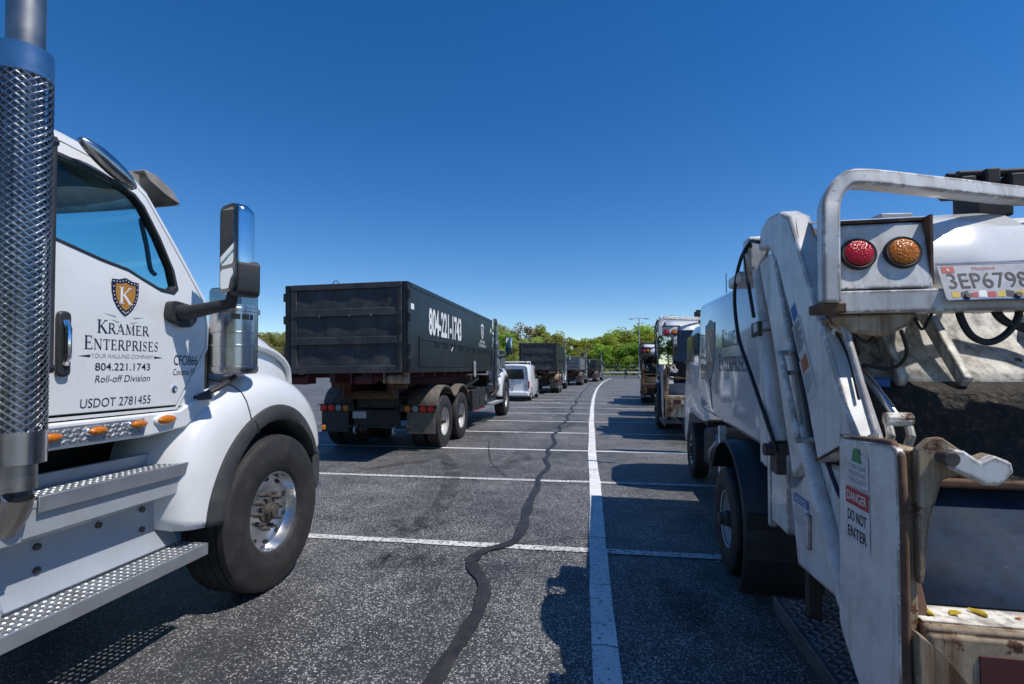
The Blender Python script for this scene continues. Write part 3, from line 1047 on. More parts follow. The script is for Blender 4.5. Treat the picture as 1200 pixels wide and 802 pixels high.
# ------------------------------------------------------------------ wheels
def wheel_meshes(Rt, w, rr_, rim_mat, front=True, nlug=10):
    """tyre, rim, hub and lug meshes about the wheel centre, outer face towards +x"""
    d = {}
    h = w / 2
    g = .011
    side = [(rr_ - .015, .66 * h), (rr_ + .005, .84 * h), (rr_ + .03, .93 * h), (rr_ + (Rt - rr_) * .33, .99 * h), (rr_ + (Rt - rr_) * .36, 1.0 * h), (rr_ + (Rt - rr_) * .55, 1.0 * h), (rr_ + (Rt - rr_) * .58, .985 * h), (Rt - .05, .955 * h), (Rt - .022, .90 * h), (Rt - .008, .84 * h)]
    tread = []
    for c in (.58, .2):
        tread += [(Rt, (c + .05) * h), (Rt - g, (c + .035) * h), (Rt - g, (c - .035) * h), (Rt, (c - .05) * h)]
    prof = side + tread
    prof = prof + [(r, -x) for r, x in reversed(prof)]
    mb = MB()
    mb.lathe(prof, 'x', n=56, cap=False)
    d['tyre'] = mb.mesh('tyre', 'rubber', 30)
    mb = MB()
    if front:
        p = [(rr_ + .006, .70 * h), (rr_ + .008, .80 * h), (rr_ - .008, .79 * h), (rr_ - .02, .55 * h), (rr_ - .035, .40 * h), (rr_ - .06, .38 * h), (.17, .44 * h), (.11, .46 * h), (.02, .46 * h)]
    else:
        p = [(rr_ + .006, .70 * h), (rr_ + .008, .80 * h), (rr_ - .008, .79 * h), (rr_ - .02, .2 * h), (rr_ - .04, -.05 * h), (.2, -.12 * h), (.12, -.1 * h), (.02, -.1 * h)]
    mb.lathe(p, 'x', n=48, cap=False)
    mb.lathe([(rr_ - .02, -.7 * h), (rr_ - .02, .5 * h)], 'x', n=32, cap=False)
    d['rim'] = mb.mesh('wheel', rim_mat, 35)
    zf = .40 * h if front else -.08 * h
    mb = MB()
    for k in range(10):
        a = 2 * math.pi * (k + .5) / 10
        q = (rr_ - .062) if front else rr_ - .075
        c = Vector((zf - .004, math.cos(a) * q, math.sin(a) * q))
        t = Vector((0, -math.sin(a), math.cos(a)))
        n_ = Vector((0, math.cos(a), math.sin(a)))
        pts = [c + t * .024 * math.cos(b) + n_ * .017 * math.sin(b) for b in [k2 * math.pi / 5 for k2 in range(10)]]
        mb.loft([pts, [q2 + Vector((.012, 0, 0)) for q2 in pts]])
    d['holes'] = mb.mesh('hand_holes', 'black_plastic', 30)
    mb = MB()
    base = .46 * h if front else -.1 * h
    L = .075 if front else .16
    mb.lathe([(.10, base - .01), (.10, base + .012), (.066, base + .018), (.062, base + L * .7), (.05, base + L * .74), (.048, base + L), (.01, base + L)], 'x', n=20)
    d['hub'] = mb.mesh('hub', 'hub_dirty', 35)
    mb = MB()
    for k in range(nlug):
        a = 2 * math.pi * k / nlug
        mb.lathe([(.021, base - .01), (.021, base + .02), (.016, base + .022), (.015, base + .05), (.006, base + .055)], 'x', (0, math.cos(a) * .14, math.sin(a) * .14), 8)
    d['lugs'] = mb.mesh('lug_nuts', 'hub_dirty', 35)
    return d

def put_wheel(d, parent, x, y, z, side, scale=1.0):
    rz = 0 if side > 0 else math.pi
    w = place('wheel', d['rim'], parent, (x, y, z), rz)
    w.scale = (scale,) * 3
    for k, nm in (('tyre', 'tyre'), ('holes', 'hand_holes'), ('hub', 'hub'), ('lugs', 'lug_nuts')):
        place(nm, d[k], w)
    return w

WF = wheel_meshes(.607, .385, .310, 'alu_wheel', True)
WR = wheel_meshes(.560, .295, .305, 'white_wheel', False)

def perf_plate(mb, x0, x1, y0, y1, z, nx, ny, hr=.32, lip=.006):
    """step tread: plate with raised-rim holes"""
    dx, dy = (x1 - x0) / nx, (y1 - y0) / ny
    vs_, fs = [], []
    for i in range(nx):
        for j in range(ny):
            cx, cy = x0 + (i + .5) * dx, y0 + (j + .5) * dy
            sq = [(1, 0), (1, 1), (0, 1), (-1, 1), (-1, 0), (-1, -1), (0, -1), (1, -1)]
            b = len(vs_)
            for a, c in sq:
                vs_.append((cx + a * dx / 2, cy + c * dy / 2, z))
            for k in range(8):
                an = k * math.pi / 4
                vs_.append((cx + math.cos(an) * dx * (hr + .12), cy + math.sin(an) * dy * (hr + .12), z))
            for k in range(8):
                an = k * math.pi / 4
                vs_.append((cx + math.cos(an) * dx * hr, cy + math.sin(an) * dy * hr, z + lip))
            for k in range(8):
                an = k * math.pi / 4
                vs_.append((cx + math.cos(an) * dx * hr * .9, cy + math.sin(an) * dy * hr * .9, z - lip))
            for s_ in range(3):
                for k in range(8):
                    k2 = (k + 1) % 8
                    fs.append((b + s_ * 8 + k, b + s_ * 8 + k2, b + s_ * 8 + 8 + k2, b + s_ * 8 + 8 + k))
    mb.add(vs_, fs)

def diamond_shield(mb, c, r, z0, z1, na, nz, bar=.30):
    """expanded-metal sleeve: cylinder wall of diamond openings"""
    vs_, fs = [], []
    dz = (z1 - z0) / nz
    da = 2 * math.pi / na
    def P(a, z, rad):
        return (c[0] + rad * math.cos(a), c[1] + rad * math.sin(a), z)
    for j in range(-1, 2 * nz):
        for i in range(na):
            a = (i + (.5 if j % 2 else 0)) * da
            z = z0 + (j + 1) * dz / 2
            b = len(vs_)
            for (u, w) in ((.5, 0), (0, .5), (-.5, 0), (0, -.5)):
                zz = min(max(z + w * dz, z0), z1)
                vs_.append(P(a + u * da, zz, r + (.003 if w > 0 else -.002 if w < 0 else 0)))
            q = 1 - bar
            for (u, w) in ((.5, 0), (0, .5), (-.5, 0), (0, -.5)):
                zz = min(max(z + w * dz * q, z0), z1)
                vs_.append(P(a + u * da * q, zz, r + (.003 if w > 0 else -.002)))
            for k in range(4):
                k2 = (k + 1) % 4
                fs.append((b + k, b + k2, b + 4 + k2, b + 4 + k))
    mb.add(vs_, fs)

# ------------------------------------------------------------------ roll-off truck (front axle at origin, nose towards +y, right side +x)
def tumble(x, y, z):
    k = max(0, z - 2.08) * .115 + max(0, z - 2.7) * .25
    return (x - math.copysign(k, x), y, z)

def build_truck():
    T = thing('roll_off_truck')
    SIDE = [(-1.86, 1.38), (-.86, 1.38), (-.60, 1.78), (-.595, 1.92), (-.625, 2.12), (-.83, 2.43), (-1.03, 2.72), (-1.12, 2.80), (-1.30, 2.855), (-1.5, 2.88), (-1.86, 2.89)]
    DOOR = [(-1.74, 1.41), (-.875, 1.41), (-.635, 1.79), (-.63, 1.92), (-.655, 2.10), (-.855, 2.40), (-1.05, 2.685), (-1.13, 2.755), (-1.3, 2.80), (-1.5, 2.825), (-1.74, 2.83)]
    SEAM = [(-1.753, 1.397), (-.864, 1.397), (-.620, 1.785), (-.616, 1.92), (-.641, 2.108), (-.841, 2.408), (-1.040, 2.698), (-1.125, 2.768), (-1.3, 2.813), (-1.5, 2.838), (-1.753, 2.843)]
    WIN = [(-1.68, 2.30), (-1.62, 2.285), (-1.38, 2.23), (-1.22, 2.205), (-1.12, 2.165), (-1.0, 2.12), (-.90, 2.115), (-.865, 2.15), (-.885, 2.27), (-.97, 2.46), (-1.07, 2.63), (-1.13, 2.685), (-1.25, 2.725), (-1.47, 2.755), (-1.62, 2.76), (-1.68, 2.75)]
    GLS = WIN
    cx, cy = -1.3, 2.42
    SEAL = [(cx + (a - cx) * .945, cy + (b - cy) * .93) for a, b in WIN]
    for s in (1, -1):
        def X(a, b):
            return (a, b) if s > 0 else (-b, -a)
        # door ring with window opening, split at the opening
        mb = MB()
        mb.plate_hole(DOOR, WIN, 'x', *X(1.045, 1.10), div=10)
        mb.warp(lambda x, y, z: tumble(x, y, z))
        door = mb.build('door', 'white_paint', T, bevel=.008)
        mb = MB()
        mb.plate_hole(WIN, SEAL, 'x', *X(1.05, 1.106))
        mb.warp(tumble)
        mb.build('window_seal', 'black_plastic', door, bevel=.005)
        mb = MB()
        mb.prism(SEAL, 'x', *X(1.072, 1.077))
        mb.warp(tumble)
        mb.build('window_glass', 'glass_teal', door, smooth=None)
        mb = MB()
        mb.plate_hole(SIDE, SEAM, 'x', *X(1.03, 1.093), div=3)
        mb.warp(tumble)
        mb.build('door_frame', 'white_paint', T, bevel=.006)
        # inner trim of the door
        mb = MB()
        mb.prism([(-1.74, 1.45), (-.9, 1.45), (-.7, 1.8), (-.7, 2.07), (-1.0, 2.08), (-1.25, 2.16), (-1.74, 2.25)], 'x', *X(1.0, 1.04))
        mb.build('door_trim', 'interior', T)
        mb = MB()
        mb.tube([(s * .985, -1.03, 2.56), (s * .95, -1.0, 2.55), (s * .94, -.95, 2.42), (s * .95, -.93, 2.28), (s * .985, -.93, 2.24)], .014, 8, smoothp=3)
        mb.build('grab_handle', 'black_plastic', T)
        # exterior handle
        mb = MB()
        mb.prism(round_poly([(-1.635, 1.60), (-1.568, 1.60), (-1.568, 1.93), (-1.635, 1.93)], .03), 'x', *X(1.10, 1.125))
        h = mb.build('door_handle', 'black_plastic', door, bevel=.01)
        mb = MB()
        mb.tube([(s * 1.125, -1.60, 1.66), (s * 1.142, -1.60, 1.70), (s * 1.142, -1.60, 1.84), (s * 1.125, -1.60, 1.88)], .014, 8)
        mb.build('handle_grip', 'chrome', h)
        # ---- mirror
        mb = MB()
        mb.prism(round_poly([(-.99, 1.95), (-.82, 1.90), (-.76, 1.97), (-.78, 2.05), (-.97, 2.07)], .04), 'x', *X(1.095, 1.15))
        mb.tube([(s * 1.13, -.9, 2.0), (s * 1.2, -.885, 2.00), (s * 1.33, -.86, 2.03), (s * 1.44, -.83, 2.06), (s * 1.455, -.825, 2.14)], [.055, .047, .04, .04, .035], 10, smoothp=0)
        mb.build('mirror_arm', 'black_plastic', T, smooth=60)
        def mir(u, d, z):       # u across the glass, d depth forward
            c, n = math.cos(R(27)), math.sin(R(27))
            return (s * (1.45 + u * c + d * n), -.86 - u * n + d * c, z)
        mb = MB()
        rings = []
        for (dd, ins) in ((0.0, .012), (.012, 0.0), (.07, 0.0), (.115, .02), (.135, .055)):
            sec = round_poly([(-.105 + ins, 2.12 + ins), (.105 - ins, 2.12 + ins), (.105 - ins, 2.69 - ins), (-.105 + ins, 2.69 - ins)], .06, 4)
            rings.append([mir(u, dd, z) for u, z in sec])
        mb.loft(rings)
        mh = mb.build('mirror_head', 'chrome', T, smooth=50)
        mb = MB()
        sec = round_poly([(-.10, 2.125), (.10, 2.125), (.10, 2.685), (-.10, 2.685)], .05, 4)
        rings = [[mir(u, -.012, z) for u, z in sec], [mir(u, .004, z) for u, z in sec]]
        mb.loft(rings)
        mb.build('mirror_bezel', 'black_gloss', mh)
        for (za, zb) in ((2.30, 2.66), (2.15, 2.275)):
            mb = MB()
            sec = round_poly([(-.083, za), (.083, za), (.083, zb), (-.083, zb)], .03, 4)
            mb.loft([[mir(u, -.015, z) for u, z in sec], [mir(u, -.010, z) for u, z in sec]])
            mb.build('mirror_glass', 'mirror', mh)
        mb = MB()
        sec = round_poly([(.0, 2.10), (.112, 2.10), (.112, 2.32), (.05, 2.34), (.0, 2.28)], .04, 3)
        mb.loft([[mir(u, .0, z) for u, z in sec], [mir(u, .145, z) for u, z in sec]])
        mb.build('mirror_cap', 'black_plastic', mh, bevel=.01)
        # ---- oval look-down mirror above the door
        mb = MB()
        Mx = Matrix.Translation((s * 1.085, -1.34, 2.775)) @ Matrix.Rotation(R(24), 4, 'X').inverted() @ Matrix.Rotation(s * R(70), 4, 'Y')
        rings = []
        for (q, t) in ((.80, -.03), (1.0, -.02), (1.0, 0.0), (.94, .012), (.7, .03), (.35, .04), (.05, .043)):
            rings.append([Mx @ Vector((0.052 * q * math.cos(a), .185 * q * math.sin(a), t)) for a in [k * math.pi / 16 for k in range(32)]])
        mb.loft(rings)
        ld = mb.build('look_down_mirror', 'chrome_dull', T, smooth=50)
        # ---- sill with amber lamps
        mb = MB()
        mb.prism([(-1.86, 1.24), (-1.08, 1.235), (-.80, 1.26), (-.52, 1.42), (-.56, 1.50), (-.85, 1.372), (-1.86, 1.372)], 'x', *X(.98, 1.105))
        sill = mb.build('sill', 'white_paint', T, bevel=.012)
        mb = MB()
        for i in range(22):
            for j in range(3):
                yy = -1.72 + i * .027 + (.013 if j % 2 else 0)
                zz = 1.275 + j * .026
                q = Matrix.Translation((s * 1.111, yy, zz)) @ Matrix.Rotation(R(45 if (i + j) % 2 else -45), 4, 'X')
                mb.box(-.004, .003, -.010, .010, -.0035, .0035, q)
        mb.box(min(s * 1.104, s * 1.109), max(s * 1.104, s * 1.109), -1.74, -1.12, 1.255, 1.35)
        mb.build('tread_plate', 'step_alu', sill, smooth=None)
        for (yy, zz, ch) in ((-1.66, 1.305, 1), (-1.42, 1.312, 1), (-1.17, 1.32, 1), (-.97, 1.326, 0)):
            mb = MB()
            sc = 1.0 if ch else 1.25
            rings = []
            for (q, t) in ((1.25, .0), (1.2, .012), (1.0, .02)):
                rings.append([(s * (1.103 + t), yy + .055 * sc * q * math.cos(a), zz + .024 * sc * q * math.sin(a)) for a in [k * math.pi / 12 for k in range(24)]])
            mb.loft(rings)
            bz = mb.build('lamp_bezel', 'chrome' if ch else 'white_paint', sill, smooth=40)
            mb = MB()
            rings = []
            for (q, t) in ((1.0, .014), (.98, .026), (.8, .036), (.4, .042), (.05, .043)):
                rings.append([(s * (1.103 + t), yy + .055 * sc * q * math.cos(a), zz + .022 * sc * q * math.sin(a)) for a in [k * math.pi / 12 for k in range(24)]])
            mb.loft(rings)
            mb.build('amber_lamp', 'lens_amber', bz, smooth=60)
        # ---- exhaust stack
        sx, sy = s * 1.205, -1.868
        mb = MB()
        mb.tube([(sx - s * .45, sy, .84), (sx - s * .22, sy, .86), (sx - s * .07, sy, .95), (sx, sy, 1.12), (sx, sy, 1.3), (sx, sy, 3.62)], .068, 20, smoothp=4)
        mb.tube([(sx, sy, 3.6), (sx, sy, 3.72), (sx, sy - .06, 3.85), (sx, sy - .16, 3.93)], .068, 20, smoothp=4)
        st = mb.build('exhaust_stack', 'pipe_steel', T, smooth=50)
        mb = MB()
        diamond_shield(mb, (sx, sy), .096, 1.36, 2.95, 16, 48, .32)
        mb.build('heat_shield', 'shield_metal', st, smooth=None, solid=.0035)
        mb = MB()
        for (a, b) in ((2.94, 3.07), (1.22, 1.37)):
            mb.lathe([(.088, a), (.1, a + .004), (.1, b - .004), (.088, b)], 'z', (sx, sy, 0), 32)
        mb.build_each('shield_band', 'chrome_dull', st, smooth=40)
        mb = MB()
        mb.tube([(sx - s * .005, sy + .130, 1.62), (sx - s * .005, sy + .130, 2.74)], .016, 8)
        mb.tube([(sx, sy + .08, 2.70), (sx - s * .005, sy + .140, 2.72)], .022, 8)
        mb.tube([(sx, sy + .08, 1.66), (sx - s * .005, sy + .140, 1.64)], .022, 8)
        mb.build('grab_rail', 'black_plastic', st, smooth=40)
        # ---- step box
        x1, x0 = 1.155, .62
        mb = MB()
        pr = [(x0, 1.02), (x0, .46), (1.0, .46), (1.06, .52), (1.005, .62), (1.0, .80), (1.03, .845), (1.135, .855), (1.14, .985), (x1 - .01, .99), (x1 - .01, 1.018)]
        mb.prism([(s * a, b) for a, b in pr], 'y', -1.80, -.80)
        sb = mb.build('step_box', 'panel_grey', T, bevel=.006)
        mb = MB()
        mb.box(min(s * .90, s * .93), max(s * .90, s * .93), -1.8, -.82, 1.02, 1.10)
        mb.build('step_back', 'panel_grey', sb, bevel=.004)
        mb = MB()
        perf_plate(mb, min(s * .95, s * 1.145), max(s * .95, s * 1.145), -1.72, -.80, 1.034, 5, 24, .30, .005)
        up = mb.build('upper_tread', 'tread_metal', sb, smooth=30)
        mb = MB()
        mb.prism([(s * a, b) for a, b in [(1.145, 1.042), (1.162, 1.042), (1.162, .965), (1.155, .965), (1.155, 1.033), (1.145, 1.033)]], 'y', -1.74, -.775)
        mb.build('tread_edge', 'step_alu', up, bevel=.003)
        mb = MB()
        for (yy, zz) in ((-1.62, .76), (-1.62, .645), (-1.30, .77), (-1.02, .78), (-1.02, .66)):
            mb.lathe([(.018, s * .995), (.018, s * 1.014), (.009, s * 1.018)], 'x', (0, yy, zz), 8)
        mb.build_each('bolt', 'hub_dirty', sb)
        mb = MB()
        perf_plate(mb, min(s * 1.04, s * 1.245), max(s * 1.04, s * 1.245), -2.6, -.78, .50, 5, 44, .31, .005)
        lo = mb.build('lower_tread', 'tread_metal', sb, smooth=30)
        mb = MB()
        mb.prism([(s * a, b) for a, b in [(1.245, .508), (1.258, .508), (1.258, .435), (1.251, .435), (1.251, .499), (1.245, .499)]], 'y', -2.61, -.775)
        mb.box(min(s * .99, s * 1.25), max(s * .99, s * 1.25), -.78, -.772, .44, .508)
        mb.build('tread_edge', 'step_alu', lo, bevel=.003)
        # battery box behind
        mb = MB()
        pr = [(x0, 1.0), (x0, .46), (1.06, .46), (1.07, .55), (1.03, .62), (1.03, .80), (1.06, .84), (1.165, .85), (1.175, .99), (1.16, 1.0)]
        mb.prism([(s * a, b) for a, b in pr], 'y', -2.7, -1.81)
        bb = mb.build('battery_box', 'panel_grey', T, bevel=.008)
        mb = MB()
        mb.add([(s * 1.1775, -2.05, .955), (s * 1.1775, -1.86, .96), (s * 1.1765, -1.86, .98), (s * 1.1765, -2.05, .975)], [(0, 1, 2, 3)])
        mb.build('warning_sticker', 'print_red', bb, smooth=None)
        # ---- fender with flare
        A = [(.60, .88), (.565, .99), (.50, 1.09), (.40, 1.20), (.27, 1.29), (.10, 1.345), (-.08, 1.345), (-.25, 1.29), (-.41, 1.20), (-.55, 1.07), (-.65, .92), (-.72, .76), (-.755, .60)]
        I = [(.545, .86), (.50, .97), (.43, 1.05), (.34, 1.13), (.22, 1.19), (.08, 1.225), (-.07, 1.225), (-.21, 1.185), (-.33, 1.11), (-.44, 1.0), (-.52, .87), (-.575, .73), (-.605, .58)]
        O = [(.80, .96), (.79, 1.10), (.73, 1.25), (.60, 1.40), (.42, 1.52), (.20, 1.59), (-.04, 1.60), (-.28, 1.56), (-.52, 1.46), (-.73, 1.33), (-.86, 1.16), (-.93, .92), (-.93, .62)]
        def dens(L, k=3):
            return [(p.x, p.y) for p in catmull([Vector((a, b, 0)) for a, b in L], k)]
        A, I, O = dens(A), dens(I), dens(O)
        rows_ = []
        for a, o in zip(A, O):
            def lp(t):
                return (o[0] + (a[0] - o[0]) * t, o[1] + (a[1] - o[1]) * t)
            row = []
            for (x, t, dz) in ((.66, 0.0, .05), (.85, 0.0, .035), (1.02, .02, .012), (1.11, .10, 0), (1.165, .26, 0), (1.195, .50, 0), (1.21, .8, 0), (1.215, 1.0, 0), (1.19, 1.02, 0)):
                p = lp(t)
                row.append((s * x, p[0], p[1] + dz))
            rows_.append(row)
        mb = MB()
        mb.loft(rows_, closed=False)
        fen = mb.build('fender', 'white_paint', T, smooth=60, solid=.006)
        ks = min(range(len(A)), key=lambda k_: abs(A[k_][0] + .30))
        mb = MB()
        mb.tube([Vector(p) + Vector((s * .002, 0, .002)) for p in rows_[ks][1:8]], .006, 6)
        mb.build('fender_seam', 'black_plastic', fen, smooth=60)
        seam_k = ks
        rows_ = []
        for a, i in zip(A, I):
            rows_.append([(s * 1.208, a[0], a[1]), (s * 1.236, a[0] + (i[0] - a[0]) * .04, a[1] + (i[1] - a[1]) * .04), (s * 1.248, a[0] + (i[0] - a[0]) * .3, a[1] + (i[1] - a[1]) * .3), (s * 1.246, i[0] + (a[0] - i[0]) * .1, i[1] + (a[1] - i[1]) * .1), (s * 1.235, i[0], i[1]), (s * 1.10, i[0], i[1]), (s * .78, i[0], i[1] + .02)])
        mb = MB()
        mb.loft(rows_, closed=False)
        mb.build('fender_flare', 'flare_plastic', fen, smooth=45, solid=.006)
        mb = MB()
        mb.tube([Vector(p) + Vector((s * .003, 0, 0)) for p in rows_[seam_k][0:5]], .006, 6)
        mb.build('flare_seam', 'black_gloss', fen, smooth=60)
        mb = MB()
        mb.obox((s * 1.222, .745, 1.085), (.02, .05, .045), (0, 0, 0))
        mb.build('side_marker', 'lens_amber', fen, bevel=.006)
        mb = MB()       # short stone guard under the front of the fender
        mb.prism(round_poly([(.60, .56), (.69, .52), (.72, .60), (.72, .88), (.62, .88)], .03), 'x', *X(.75, 1.20))
        mb.build('stone_guard', 'flare_plastic', T, bevel=.015)
        mb = MB()       # hood latch strap
        mb.tube([(s * 1.09, -.66, 1.45), (s * 1.14, -.52, 1.52), (s * 1.12, -.36, 1.58)], .02, 8, smoothp=3)
        mb.box(min(s * 1.05, s * 1.13), max(s * 1.05, s * 1.13), -.70, -.60, 1.43, 1.46)
        mb.build('hood_latch', 'black_plastic', fen)
        # ---- air cleaner
        c = (s * 1.085, -.33, 0)
        mb = MB()
        mb.lathe([(.10, 1.60), (.1584, 1.605), (.168, 1.625), (.168, 1.655), (.1632, 1.66), (.1632, 1.80), (.1692, 1.803), (.1692, 1.815), (.1632, 1.818), (.1632, 1.90), (.1680, 1.903), (.1680, 1.91), (.1632, 1.913), (.1632, 2.06), (.1704, 2.064), (.1704, 2.085), (.1632, 2.09), (.1632, 2.11)], 'z', c, 40)
        ac = mb.build('air_cleaner', 'chrome_dull', T, smooth=40)
        mb = MB()
        mb.lathe([(.1608, 2.11), (.1608, 2.20), (.1536, 2.225), (.10, 2.238), (.02, 2.24)], 'z', c, 40, cap=False)
        mb.build('dust_bowl', 'glass_clear', ac, smooth=40)
        mb = MB()
        mb.lathe([(.05, 2.10), (.05, 2.20), (.10, 2.215), (.02, 2.225)], 'z', c, 24)
        mb.build('pre_cleaner', 'chrome_dull', ac, smooth=40)
        mb = MB()
        mb.box(-.02, .02, -.02, .03, -.02, .02, Matrix.Translation((c[0] + s * .09, c[1] + .125, 2.075)))
        mb.build('clamp', 'chrome_dull', ac, bevel=.004)
        for (za, zb, mt, a0, a1) in ((2.0, 2.04, 'print_black', -60, -38), (2.0, 2.04, 'print_black', -34, -16), (2.0, 2.04, 'print_black', -12, -3), (2.05, 2.056, 'orange_rust', -110, -60)):
            mb = MB()
            P1 = [(c[0] + .1650 * math.cos(R(a)) * s, c[1] + .1650 * math.sin(R(a)), za) for a in [a0 + (a1 - a0) * k / 5 for k in range(6)]]
            mb.loft([P1, [(x, y, zb) for x, y, z in P1]], closed=False)
            mb.build('air_cleaner_mark', mt, ac, smooth=60)
        mb = MB()
        mb.box(min(s * .8, s * 1.09), max(s * .8, s * 1.09), -.42, -.24, 1.70, 1.95)
        mb.build('intake_duct', 'chrome_dull', ac, bevel=.02)
    # ---- roof, rear wall, headliner
    RP = [(-1.88, 2.30), (-1.88, 2.84), (-1.82, 2.89), (-1.5, 2.88), (-1.30, 2.855), (-1.12, 2.80), (-1.03, 2.72)]
    xs_ = [-1, -.9, -.7, -.4, 0, .4, .7, .9, 1]
    def roof(off, mat, name, rp, par):
        mb = MB()
        rows_ = []
        for (y, z) in rp:
            hw = 1.093 - (max(0, z - 2.08) * .115 + max(0, z - 2.7) * .25) - off * .5
            rows_.append([(hw * t, y, z + .085 * (1 - abs(t) ** 2.6) - off) for t in xs_])
        mb.loft(rows_, closed=False)
        return mb.build(name, mat, par, smooth=50, solid=.012)
    roof(0, 'white_paint', 'roof', RP[1:], T)
    hl = roof(.05, 'headliner', 'headliner', [(-1.84, 2.84), (-1.5, 2.83), (-1.30, 2.815), (-1.10, 2.76)], T)
    mb = MB()
    mb.box(-.75, -.1, -1.45, -1.1, 2.76, 2.80)
    mb.box(.1, .75, -1.45, -1.1, 2.76, 2.80)
    mb.box(-.9, .9, -1.5, -1.48, 2.78, 2.85)
    mb.build_each('overhead_console', 'headliner', hl, bevel=.02)
    mb = MB()
    mb.plate_hole([(-1.06, 1.38), (1.06, 1.38), (1.03, 2.6), (.98, 2.86), (-.98, 2.86), (-1.03, 2.6)], round_poly([(-.6, 2.1), (.6, 2.1), (.6, 2.6), (-.6, 2.6)], .06), 'y', -1.90, -1.86)
    rw = mb.build('rear_wall', 'white_paint', T, bevel=.01)
    mb = MB()
    mb.prism(round_poly([(-.61, 2.09), (.61, 2.09), (.61, 2.61), (-.61, 2.61)], .06), 'y', -1.885, -1.875)
    mb.build('rear_window', 'glass_dark', rw, smooth=None)
    # windshield
    mb = MB()
    rows_ = []
    for t in (0, .25, .5, .75, 1):
        y0, z0 = -.60 - .43 * t, 2.06 + .66 * t
        hw = 1.075 - max(0, z0 - 2.08) * .115 - .02
        rows_.append([(hw * q, y0 + .16 * (1 - abs(q) ** 2.2), z0) for q in (-1, -.9, -.7, -.4, 0, .4, .7, .9, 1)])
    mb.loft(rows_, closed=False)
    mb.build('windshield', 'glass_teal', T, smooth=60, solid=.006)
    mb = MB()
    for s in (1, -1):
        mb.tube([(s * (1.06 - .115 * max(0, z - 2.08)), y + .01, z) for y, z in ((-.60, 2.08), (-.8, 2.39), (-1.02, 2.71))], .016, 6)
    mb.build_each('windshield_seal', 'black_plastic', T)
    # cowl between cab and hood
    mb = MB()
    secs = []
    for y, hw, zt in ((-.86, 1.075, 2.08), (-.60, 1.07, 2.07), (-.50, .98, 2.05), (-.40, .88, 2.03)):
        secs.append([(-hw, y, 1.40), (-hw, y, zt - .12), (-hw + .1, y, zt), (hw - .1, y, zt), (hw, y, zt - .12), (hw, y, 1.40)])
    mb.loft(secs)
    mb.build('cowl', 'white_paint', T, smooth=40)
    mb = MB()
    for s in (1, -1):
        mb.box(min(s * .88, s * .985), max(s * .88, s * .985), -.52, -.45, 1.44, 1.90)
    mb.build_each('cowl_gap', 'black_plastic', T, bevel=.01)
    # hood
    mb = MB()
    secs = []
    for (y, hw, zt, zb) in ((-.47, .86, 2.035, 1.36), (-.2, .85, 2.05, 1.36), (.1, .83, 2.05, 1.36), (.4, .81, 2.03, 1.36), (.6, .79, 1.985, 1.36), (.78, .77, 1.90, 1.34), (.90, .75, 1.80, 1.3), (1.0, .73, 1.68, 1.2), (1.06, .71, 1.5, 1.1), (1.08, .69, 1.3, 1.0), (1.08, .68, .95, .9)):
        P_ = []
        for k in range(17):
            a = math.pi * k / 16
            ca, sa = math.cos(a), math.sin(a)
            P_.append((hw * math.copysign(abs(ca) ** .38, ca), y, zb + (zt - zb) * abs(sa) ** .42))
        secs.append(P_)
    mb.loft(secs)
    hood = mb.build('hood', 'white_paint', T, smooth=50)
    for s in (1, -1):
        mb = MB()
        mb.tube([(s * .835, -.1, 1.86), (s * .825, .3, 1.84), (s * .80, .62, 1.78), (s * .77, .85, 1.66), (s * .75, .92, 1.5)], [.03, .035, .035, .03, .02], 8, smoothp=4)
        mb.build('hood_crease', 'white_paint', hood, smooth=60)
    mb = MB()
    for k in range(9):
        mb.box(-.5, .5, 1.078, 1.10, 1.0 + k * .06, 1.035 + k * .06)
    mb.build_each('grille_slat', 'chrome', T, bevel=.006)
    for s in (1, -1):
        mb = MB()
        mb.prism(round_poly([(s * .60, 1.05), (s * 1.0, 1.05), (s * 1.0, 1.25), (s * .60, 1.25)], .05), 'y', .75, .93)
        mb.build('headlight', 'lens_clear', T, bevel=.02)
    mb = MB()
    mb.box(-.93, .93, 1.05, 1.20, .45, .85)
    mb.build('bumper', 'chrome', T, bevel=.04)
    # visor over the windshield
    mb = MB()
    rows_ = []
    for (y, z) in ((-1.04, 2.865), (-.95, 2.865), (-.82, 2.81), (-.76, 2.745), (-.78, 2.73)):
        rows_.append([(1.0 * t, y + .12 * (1 - t * t), z + .03 * (1 - t * t)) for t in (-1, -.75, -.4, 0, .4, .75, 1)])
    mb.loft(rows_, closed=False)
    vz = mb.build('sun_visor', 'visor_smoke', T, smooth=40, solid=.008)
    mb = MB()
    for s in (1, -1):
        mb.prism([(-1.04, 2.865), (-.95, 2.865), (-.82, 2.81), (-.76, 2.745), (-.88, 2.775), (-1.0, 2.82)], 'x', s * 1.0 - .004, s * 1.0 + .004)
        mb.box(s * .93 - .03, s * .93 + .03, -1.15, -1.02, 2.77, 2.84)
    mb.build_each('visor_end', 'visor_smoke', vz)
    # interior
    mb = MB()
    mb.box(-1.0, 1.0, -1.84, -.62, 1.40, 1.46)
    mb.build('cab_floor', 'interior', T)
    for s in (1, -1):
        mb = MB()
        mb.box(s * .55 - .25, s * .55 + .25, -1.75, -1.2, 1.46, 1.78)
        mb.obox((s * .55, -1.72, 2.02), (.48, .14, .6), (8, 0, 0))
        mb.box(s * .55 - .14, s * .55 + .14, -1.80, -1.70, 2.30, 2.48)
        mb.build('seat', 'interior', T, bevel=.05)
    mb = MB()
    mb.box(-1.0, 1.0, -.95, -.62, 1.46, 2.04)
    mb.build('dashboard', 'interior', T, bevel=.06)
    mb = MB()
    Mr = Matrix.Translation((-.55, -1.0, 2.08)) @ Matrix.Rotation(R(50), 4, 'X')
